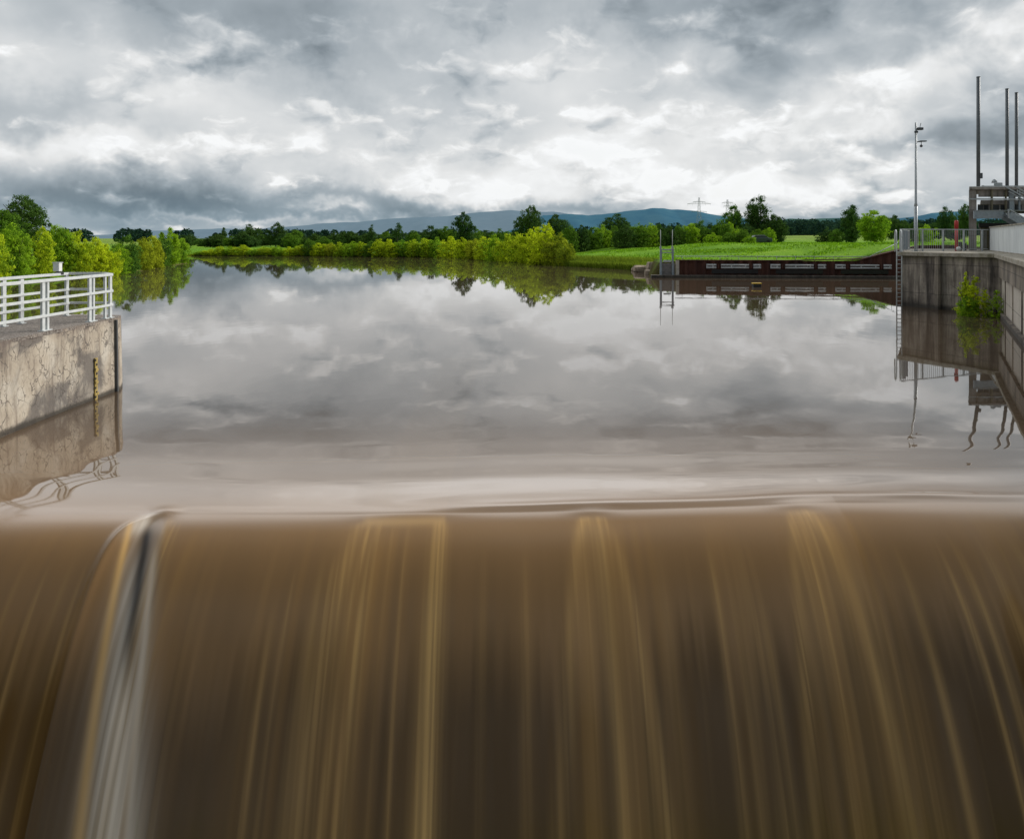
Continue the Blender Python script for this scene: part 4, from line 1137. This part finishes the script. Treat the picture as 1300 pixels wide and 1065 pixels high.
# trees behind the far bank
def lab_tree(desc): return desc
trees = [  # px, Y, top, w, kind, mat, label
 (232,205,299,30,'round','leaf_dark','low dark tree behind the tip of the left bank'),
 (284,240,290,17,'cone','leaf_dark','narrow pointed dark tree in the left part of the far tree line'),
 (318,245,285,27,'round','leaf_dark','pale crowned tall tree left of the round one in the far line'),
 (350,240,283.5,29,'round','leaf_dark','tall round dark tree above the far bank bushes at left'),
 (374,238,292,30,'round','leaf_mid','broad mid green tree right of the tall round one'),
 (424,250,297,14,'cone','leaf_dark','small pointed dark tree in the far line left of centre'),
 (447,230,294,30,'round','leaf_dark','broad low dark tree left of the tall narrow tree'),
 (472,228,286,14,'poplar','leaf_dark','tall narrow dark tree over the far bank bushes'),
 (505,215,283,18,'lollipop','leaf_dark','lone lollipop shaped tree on a bare trunk'),
 (548,205,287,30,'round','leaf_dark','low dark tree right of the lollipop tree'),
 (568,205,288,28,'round','leaf_mid','mid green low tree left of the leaning dark tree'),
 (590,185,270,32,'round','leaf_dark','tall dark tree with uneven top at the centre'),
 (606,190,296,26,'round','leaf_mid','small rounded green tree right of the tall centre tree'),
 (633,200,291,34,'round','leaf_mid','low wide green tree left of the big dark pair'),
 (672,160,262,48,'oak','leaf_dark','big ragged dark tree, left of the pair behind the tallest bush'),
 (708,165,273,44,'oak','leaf_dark','big rounded dark tree, right of the pair behind the tallest bush'),
 (785,300,272,46,'oak','leaf_dark','dark broad tree standing far behind the dike hedge'),
 (930,150,262,38,'round','leaf_mid','tree left of the tall poplar on the dike'),
 (964,148,249,32,'poplar','leaf_dark','tallest tree on the dike, with two rounded heads'),
 (956,150,253,22,'poplar','leaf_dark','left head tree leaning against the tallest tree on the dike'),
 (982,146,274,40,'round','leaf_dark','dark rounded tree at the right end of the dike hedge'),
 (1081,170,261.5,38,'round','leaf_dark','dark round tree left of the bright green tree on the meadow'),
 (1109,122,268,52,'round','leaf_fresh','bright green tree on the meadow left of the lamp mast'),
 (1138,190,274,36,'oak','leaf_dark','dark tree right of the bright green meadow tree'),
 (1050,190,289,34,'bush','leaf_dark','low dark bush at the meadow edge left of the dark round tree'),
 (1062,185,291,28,'bush','leaf_mid','low green bush under the dark round meadow tree'),
 (1164,210,282,36,'round','leaf_dark','dark low tree seen behind the lamp mast'),
 (1176,140,286,28,'bush','leaf_fresh','small green bush above the quay railing right of the mast'),
 (1199,270,263,27,'oak','leaf_dark','dark bluish tree left of the red post'),
 (1225,240,260,24,'oak','leaf_dark','dark tree touching the gatehouse pillar'),
 (1212,300,280,40,'round','leaf_dark','low dark tree between the red post and the gatehouse'),
 (1185,300,283,34,'round','leaf_dark','low dark tree above the railing left of the red post'),
]
for px, Y, tp, w, key, mk_, lab in trees:
    plant_px('tree' if key != 'bush' else 'bush', key, mk_, px, Y, tp, w, lab, 'tree' if key != 'bush' else 'bush')
# belt of low trees between them
belt = []
r3 = random.Random(5)
for px in range(228, 720, 13):
    belt.append((px+r3.uniform(-3,3), r3.uniform(205,270), float(np.interp(px,[228,300,400,480,560,640,720],[301,297,297,297,293,293,292]))+r3.uniform(-2,4), r3.uniform(24,34)))
for i, (px, Y, tp, w) in enumerate(belt):
    plant_px('tree', 'round', ('leaf_dark','leaf_dark','leaf_mid')[i % 3], px, Y, tp, w, 'low dark tree filling the belt behind the far bank bushes', 'tree', 'low trees of the belt behind the far bank')
# hedge behind the dike
hedge = [(724,287),(738,286),(752,289),(766,286),(780,287),(794,285),(808,284),(822,284),(836,286),(850,285),(864,286),(878,284),(890,281),(902,283),(914,279),(926,283),(938,288),(950,284),(962,292),(974,290)]
for i, (px, tp) in enumerate(hedge):
    Y = 136+(i*29 % 9); mk_ = ('leaf_mid','leaf_dark','leaf_mid','leaf_fresh')[(i*5) % 4]
    plant_px('hedge_bush', 'bush', mk_, px, Y, tp, 27+(i*17 % 8), f'{ {"leaf_mid":"green","leaf_dark":"dark green","leaf_fresh":"light green"}[mk_]} bush of the hedge behind the dike, {ORD[i]} from the left', 'bush', 'hedge behind the dike')
for i, (px, tp, w) in enumerate(((940,293,30),(951,300,20),(925,296,26),(905,296,24))):
    plant_px('hedge_bush', 'bush', ('leaf_mid','leaf_fresh')[i % 2], px, 127-i*(8 if px == 951 else 0), tp, w, f'low front bush under the dike hedge, {ORD[i]} of four near the parked car', 'bush', 'low bushes by the parked car')
kind('shoot', CONE, .0, ('leaf_yellow','leaf_fresh'), .8, .012, 4, 5, 2, 170, 26, .020, .055, .6, .2, 5)
# corner shrub at the quay foot
plant('shrub', 'shoot', 'leaf_yellow', 23.15, 36.6, -.25, 2.15, 2.2, 'bright green shrub growing from the water at the quay corner', 'shrub')
plant('shrub', 'shoot', 'leaf_yellow', 22.9, 36.9, -.1, 2.2, 1.0, 'slender yellow-green shrub rising out of the corner shrub', 'shrub')
plant('shrub', 'bush', 'leaf_fresh', 22.65, 36.4, -.2, 1.15, 1.2, 'low rounded green shrub at the left foot of the corner shrub', 'shrub')
plant('shrub', 'shoot', 'leaf_fresh', 23.75, 36.0, -.2, 1.5, 1.5, 'darker ragged shrub against the retaining wall beside the corner shrub', 'shrub')
plant_px('bush', 'bush', 'leaf_dark', 797, 93.5, 333, 13, 'small dark bush at the water edge left of the boulders', 'bush')
plant_px('bush', 'bush', 'leaf_olive', 789, 95, 338, 9, 'tiny olive bush beside the small dark one at the water edge', 'bush')

# far woods and bank grass: uncountable
def stuff_leaves(name, pts, size, mat, seed, flat=.6):
    r = np.random.default_rng(seed); N = len(pts)
    nz = r.normal(0,1,(N,3))+np.array((0,-.5,.5)); nz /= np.linalg.norm(nz,axis=1)[:,None]
    a = np.cross(nz, r.normal(0,1,(N,3))); a /= np.linalg.norm(a,axis=1)[:,None]; b = np.cross(nz,a)
    s_ = (size*r.uniform(.6,1.4,N))[:,None]
    v = np.stack([pts-a*s_, pts-b*s_*flat, pts+a*s_, pts+b*s_*flat],1).reshape(-1,3)
    o = mesh_obj(name, fast_mesh(name, v, np.arange(N*4).reshape(-1,4), mat, False, {'tint': np.repeat(r.uniform(0,1,N),4)}))
    o['kind'] = 'stuff'; return o
def woods():
    r = np.random.default_rng(77); P = []
    for D, a0, a1, n, h0, h1 in ((560,-500,760,160,7,11),(620,700,1010,60,8,12),(680,980,1420,130,10,17),(780,960,1500,120,14,21),(520,1060,1360,50,10,16),(600,1360,2300,90,10,18)):
        for i in range(n):
            px = r.uniform(a0,a1); Y = D*r.uniform(.95,1.1); x = ground_x(px,Y); H = r.uniform(h0,h1); W = H*r.uniform(.35,.55)
            z0 = 1.0+4.6*float(sstep(np.array([Y]),150,700)[0])*float(sstep(np.array([x]),20,120)[0])
            m = 170; u = r.normal(0,1,(m,3)); u /= np.linalg.norm(u,axis=1)[:,None]; u *= r.uniform(.55,1,m)[:,None]**.5
            P.append(np.stack([x+u[:,0]*W, Y+u[:,1]*W, z0+H*.5+u[:,2]*H*.5],1))
    return np.concatenate(P)
o = stuff_leaves('distant_woods', woods(), 1.1, M['leaf_far'], 5)
tag(o, 'hazy dark woods along the horizon beyond the fields', 'woods')
def bank_grass():
    r = np.random.default_rng(9); P = []; 
    N = 60000
    px = r.uniform(724, 838, N); 
    X = []; 
    pl = [(15.5,82)]+BANK_FAR[:4]
    k = r.uniform(0, len(pl)-1.001, N); i = k.astype(int); f = (k-i)[:,None]
    pa_ = np.array(pl, float); p = pa_[i]*(1-f)+pa_[i+1]*f
    off = np.abs(r.normal(0,1.6,N)); p = p+np.stack([off*.75, off*.6],1)
    keep = p[:,0] > 2.0; p = p[keep]
    z, s = land(p[:,0], p[:,1]); ok = s > -.1; p, z = p[ok], z[ok]
    n = len(p); h = r.uniform(.25,.8,n); lean = r.normal(0,.16,(n,2)); w = r.uniform(.02,.045,n); an = r.uniform(0,3.14,n)
    d = np.stack([np.cos(an)*w, np.sin(an)*w],1)
    v = np.stack([np.concatenate([p-d, z[:,None]-.05],1), np.concatenate([p+d, z[:,None]-.05],1), np.concatenate([p+lean+d*.3, (z+h)[:,None]],1), np.concatenate([p+lean-d*.3, (z+h)[:,None]],1)],1).reshape(-1,3)
    o = mesh_obj('bank_grass', fast_mesh('bank_grass', v, np.arange(n*4).reshape(-1,4), M['blade'], False, {'tint': np.repeat(r.uniform(0,1,n),4)}))
    o['kind'] = 'stuff'; tag(o, 'yellowish long grass along the water edge below the dike', 'grass')
bank_grass()
def meadow():
    r = np.random.default_rng(19); n = 52000
    x = r.uniform(4, 62, n); y = 76+48*r.uniform(0,1,n)**1.2
    keep = np.sin(x*.5+np.sin(y*.31)*2)+np.sin(y*.42+x*.13)+r.normal(0,.7,n) > .35; x, y = x[keep], y[keep]
    z, s_ = land(x, y); ok = (s_ > 1.0); x, y, z = x[ok], y[ok], z[ok]; n = len(x)
    h = r.uniform(.04,.17,n); w = r.uniform(.05,.14,n); an = r.uniform(0,3.14,n); l = r.normal(0,.08,(n,2))
    dx, dy = np.cos(an)*w, np.sin(an)*w
    v = np.stack([np.stack([x-dx,y-dy,z-.04],1), np.stack([x+dx,y+dy,z-.04],1), np.stack([x+dx*.4+l[:,0],y+dy*.4+l[:,1],z+h],1), np.stack([x-dx*.4+l[:,0],y-dy*.4+l[:,1],z+h],1)],1).reshape(-1,3)
    o = mesh_obj('meadow_grass', fast_mesh('meadow_grass', v, np.arange(n*4).reshape(-1,4), M['tuft'], False, {'tint': np.repeat(r.uniform(0,1,n),4)}))
    o['kind'] = 'stuff'; tag(o, 'rough tufts of bright green grass all over the dike', 'grass')
meadow()
S.cycles.max_bounces = 6; S.cycles.diffuse_bounces = 2; S.cycles.glossy_bounces = 3; S.cycles.transmission_bounces = 3
